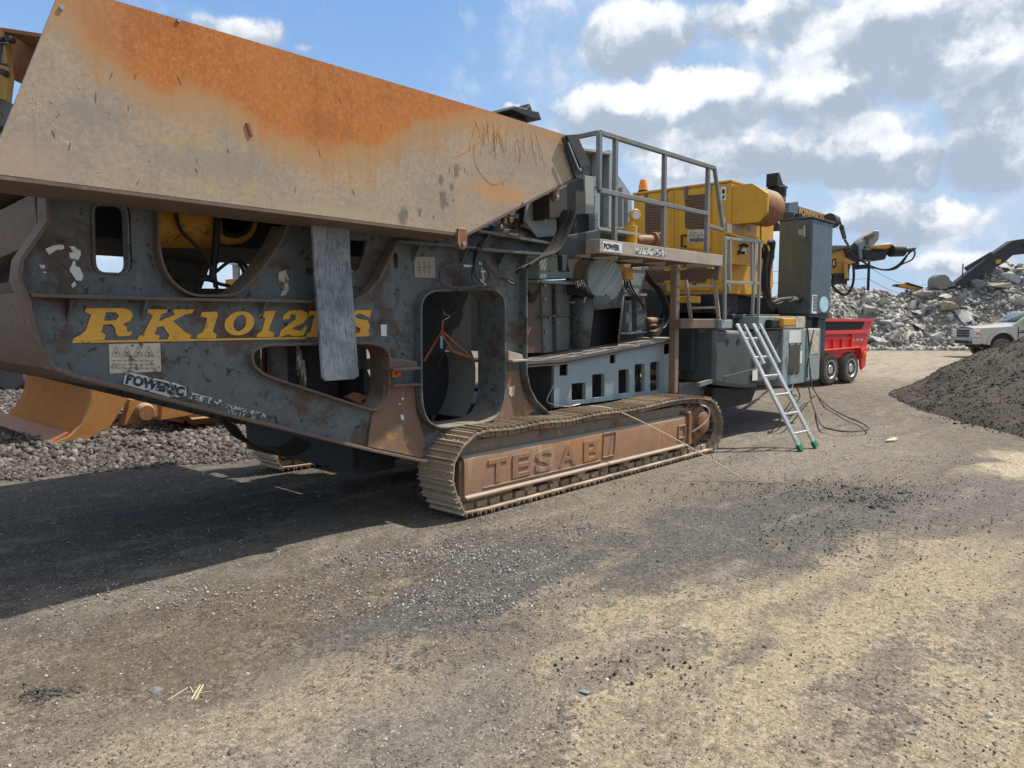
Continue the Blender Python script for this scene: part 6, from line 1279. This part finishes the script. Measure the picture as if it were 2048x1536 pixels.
wnd('windscreen',[(1.58,.16,1.42),(1.58,Wd-.16,1.42),(2.24,Wd-.28,1.93),(2.24,.28,1.93)])
wnd('side_window',[(1.95,.055,1.42),(3.05,.055,1.42),(3.05,.175,1.9),(2.42,.175,1.9)]); wnd('side_window',[(3.15,.055,1.42),(4.4,.055,1.42),(4.3,.175,1.9),(3.15,.175,1.9)])
for (cx) in (1.12,4.9):
    m=MB(); m.ribbon([(cx-.56*math.cos(a),.55+.56*math.sin(a)) for a in np.linspace(.0,math.pi,14)],-.02,.12,.09); km(m); m.build('wheel_arch',CARP,TK2,bevel=.01)
    m=MB(); m.prism(arch(cx,.50,.55)+[],.10,.11); km(m); m.build('wheel_well',INK,TK2)
    for y_ in (.02,Wd-.30):
        m=MB(); m.lathe((cx,y_,.41),(0,1,0),[(.02,.22),(0,.25),(0,.36),(.04,.405),(.24,.405),(.28,.36),(.28,.22)],32); km(m); w_=m.build('wheel',TY_,TK2)
        m=MB(); m.lathe((cx,y_-.0,.41),(0,1,0),[(-.01,.05),(-.01,.09),(.04,.12),(.03,.2),(0,.235),(.03,.24)],28); km(m); m.build('rim',ALU,w_)
CHM=paint('chrome_trim',(.55,.54,.52),(.4,.39,.38),rough=.15,metal=.9,bump=0)
m=MB(); m.box(-.08,.30,-.01,Wd+.01,.56,.82); km(m); m.build('bumper',CHM,TK2,bevel=.05)
m=MB(); m.box(-.10,-.07,.45,Wd-.45,.58,.72); m.box(-.095,-.07,.06,.38,.60,.7); km(m); m.build('bumper_openings',INK,TK2)
m=MB(); m.box(-.03,.02,.42,Wd-.42,.84,1.22); km(m); GR_=m.build('grille',CHM,TK2,bevel=.02)
m=MB()
for z0 in (.88,.99,1.10): m.box(-.045,-.031,.47,Wd-.47,z0,z0+.075)
km(m); m.build('grille_slots',INK,GR_)
m=MB(); q=[(-.05+0*a,1.0+.13*math.cos(a),1.03+.055*math.sin(a)) for a in np.linspace(0,6.283,20,endpoint=False)]; m.add(q+[(x-.015,y,z) for x,y,z in q],[tuple(range(20)),tuple(range(39,19,-1))]+[(i,(i+1)%20,(i+1)%20+20,i+20) for i in range(20)]); km(m); m.build('oval_badge',paint('badge_blue',(.02,.04,.12),(.02,.03,.08),rough=.3),GR_)
HL,th,bh=new_mat('headlight_glass'); bh.inputs['Base Color'].default_value=(.55,.55,.53,1); bh.inputs['Roughness'].default_value=.1
for y0_,y1_ in ((-.0,.40),(Wd-.40,Wd)):
    m=MB(); m.box(-.02,.20,y0_-.005,y1_+.005,.86,1.18); km(m); o=m.build('headlight',HL,TK2,bevel=.03)
    m=MB(); m.box(.02,.21,y0_-.012 if y0_<.5 else y1_+.001,y0_-.003 if y0_<.5 else y1_+.012,.99,1.05); km(m); m.build('indicator',RED,o)
m=MB(); m.box(1.75,2.15,.015,.045,1.06,1.10); m.box(1.8,2.15,.015,.045,1.13,1.16); m.prism([(1.7,.9),(1.72,.9),(1.72,1.3),(1.7,1.3)],.03,.042); km(m); m.build('fender_vent',INK,TK2)
m=MB(); m.box(1.72,1.735,.028,.042,.62,1.34); km(m); m.build('door_seam',INK,TK2); m=MB(); m.box(3.08,3.095,.028,.042,.62,1.34); km(m); m.build('door_seam',INK,TK2); m=MB(); m.box(2.75,2.98,.01,.04,1.2,1.24); km(m); m.build('door_handle',CHM,TK2,bevel=.008); m=MB(); m.bar((1.62,.35,1.43),(1.75,1.0,1.52),.02,.02); km(m); m.build('wiper',INK,TK2); m=MB(); m.box(1.98,2.2,-.25,.0,1.45,1.72); km(m); m.build('wing_mirror',INK,TK2,bevel=.03)
m=MB(); m.box(.4,6.,.3,Wd-.3,.42,.65); km(m); m.build('underbody',INK,TK2)
# ---- bulldozer with curved blade beyond the machine
by0,by1=10.45,13.4; bx=3.35
DZ=thing('bulldozer',(bx+1,12,0),'orange rusty bulldozer with curved blade on the gravel bed','bulldozer')
DOZ=paint('dozer_polished_rust',(.42,.17,.045),(.27,.10,.03),rust=(.44,.18,.045),ra=.4,rs=2,streak=(.46,.25,.09),ka=.3,rough=.85,bump=.08,spec=.12)
DOO=paint('dozer_orange',(.40,.19,.055),(.28,.12,.035),rust=(.25,.12,.06),ra=.2,rs=3,rough=.55,dust=DUST,da=.4)
cur=[(bx-.22,.14),(bx-.10,.20),(bx+.06,.42),(bx+.14,.70),(bx+.12,1.0),(bx-.0,1.25),(bx-.16,1.42)]
cur=[(x,z-.02) for x,z in cur]
m=MB(); m.ribbon(smooth_path(cur,4),by0,by1,.04); BL=m.build('blade',DOZ,DZ)
m=MB(); m.ribbon([(bx-.40,.06),(bx-.20,.17)],by0-.02,by1,.05); m.build('cutting_edge',paint('cutting_edge_rust',(.34,.13,.045),(.22,.08,.03),rough=.6,streak=(.42,.22,.09),ka=.2),BL)
m=MB(); m.prism([(bx-.40,.08),(bx-.22,.14),(bx-.05,.3),(bx+.06,.6),(bx+.05,1.0),(bx-.1,1.35),(bx+.1,1.35),(bx+.52,1.1),(bx+.50,.55),(bx+.28,.22),(bx-.0,.08)],by0-.05,by0); m.build('blade_end_plate',DOO,BL,bevel=.008)
m=MB(); m.lathe((bx+.72,by0-.1,.36),(0,1,0),[(0,.10),(.05,.13),(.2,.13)],20); m.build('arm_pin',RUS,DZ)
m=MB(); m.prism([(bx+.45,.2),(bx+.9,.28),(bx+.9,.5),(bx+.55,.55)],by0+.0,by0+.15); m.prism([(bx+.95,.22),(bx+3.4,.38),(bx+3.4,.66),(bx+1.0,.60)],by0+.05,by0+.3); m.build('push_arm',DOO,DZ,bevel=.01)
DT=MB(); 
lp=[(4.9,.1),(7.6,.1),(7.9,.4),(7.85,.85),(7.5,1.1),(5.2,1.1),(4.7,.85),(4.6,.4)]
DT.ribbon(lp,by0+.4,by0+1.0,.08,closed=True)
for i in range(len(lp)):
    a=Vector(lp[i]); c=Vector(lp[(i+1)%len(lp)]); n=max(1,int((c-a).length/.2))
    for k in range(n):
        p=a.lerp(c,(k+.5)/n); nn_=(c-a).normalized(); nn_=Vector((nn_.y,-nn_.x)); q=p+nn_*.10; DT.bar((p.x,by0+.7,p.y),(q.x,by0+.7,q.y),.58,.03,(nn_.y,0,-nn_.x))
DT.build('crawler_track',DOO,DZ)
m=MB(); m.box(4.6,8.0,by0+1.05,by1-1.,.5,1.7); m.build('engine_body',YEL2,DZ,bevel=.04)
# ---- tall yellow bin at the upper left, beyond the hopper
def D3(x,y,d): return tuple(dq(x,y,d))
BN=thing('steel_bin',tuple(dl(9.0,-6.3))+(0,),'dusty yellow steel bin of another plant rising behind the hopper','bin')
BNY=paint('bin_yellow',(.42,.24,.05),(.3,.16,.04),rust=(.25,.12,.05),ra=.2,rs=3,streak=(.5,.36,.18),ka=.2,dust=DUST,da=.3,rough=.6)
flat('bin_wall',[(-160,230),(35,78),(33,212),(-160,225)],8.6,.05,BNY,BN,.004)
flat('bin_flange',[(33,76),(44,82),(48,170),(40,215),(33,212)],8.55,.10,BNY,BN,.004)
flat('bin_back',[(44,84),(140,100),(140,215),(44,170)],8.9,.05,RUS,BN,.004)
flat('bin_rim',[(36,77),(140,92),(140,100),(44,86)],8.5,.6,RUS,BN,.004)
flat('bin_beam',[(-160,208),(30,210),(22,262),(-160,300)],8.6,.4,G1,BN,.01)
flat('bin_under',[(-160,262),(22,262),(60,300),(60,420),(-160,480)],8.9,1.2,BLK,BN,.01)
m=MB()
for (x,y) in ((31,96),(49,97),(34,160)): a=dq(x,y,8.45); m.cyl(a,a+Vector((fw.x,fw.y,0))*.1,.035,8)
m.tube([D3(50,108,8.4),D3(36,108,8.4),D3(36,146,8.4),D3(50,148,8.4)],.022,7); m.build('bin_fittings',EXG,BN)
m=MB(); q=dl(9.6,-7.8); m.box(q[0]-.2,q[0]+.2,q[1]-.2,q[1]+.2,0,3.5); m.build('bin_leg',G3,BN)
# distant white and orange plant seen through the frame
WP=thing('distant_plant',tuple(dl(30,-11.3))+(0,),'small white and orange plant glimpsed through the frame cutout','plant')
flat('white_silo',[(462,505),(500,505),(500,530),(462,530)],30,1.,WHT,WP,.02); flat('silo_leg',[(470,530),(480,530),(480,660),(470,660)],30.3,.3,G2,WP,0); flat('silo_leg',[(488,530),(496,530),(496,660),(488,660)],30.3,.3,G2,WP,0)
flat('orange_deck',[(455,560),(500,555),(500,578),(455,580)],29.5,1.,DOO,WP,.02)
# dark vehicle low at far left
DV=thing('dark_loader',tuple(dl(17,-11))+(0,),'low dark machine with a yellow top strip at the far left edge','machine')
flat('chassis',[(-60,735),(28,742),(34,765),(20,785),(-60,785)],17,2.,EXG,DV,.05); flat('top_cover',[(-60,728),(12,735),(14,741),(-60,738)],16.9,2.,YEL,DV,.02)
for x in (-30,15): a=dq(x,790,16.8); m=MB(); m.lathe((a.x,a.y,.35),Vector((fw.x,fw.y,0)),[(0,.2),(0,.32),(.05,.35),(.3,.35)],20); m.build('wheel',TY_,DV)
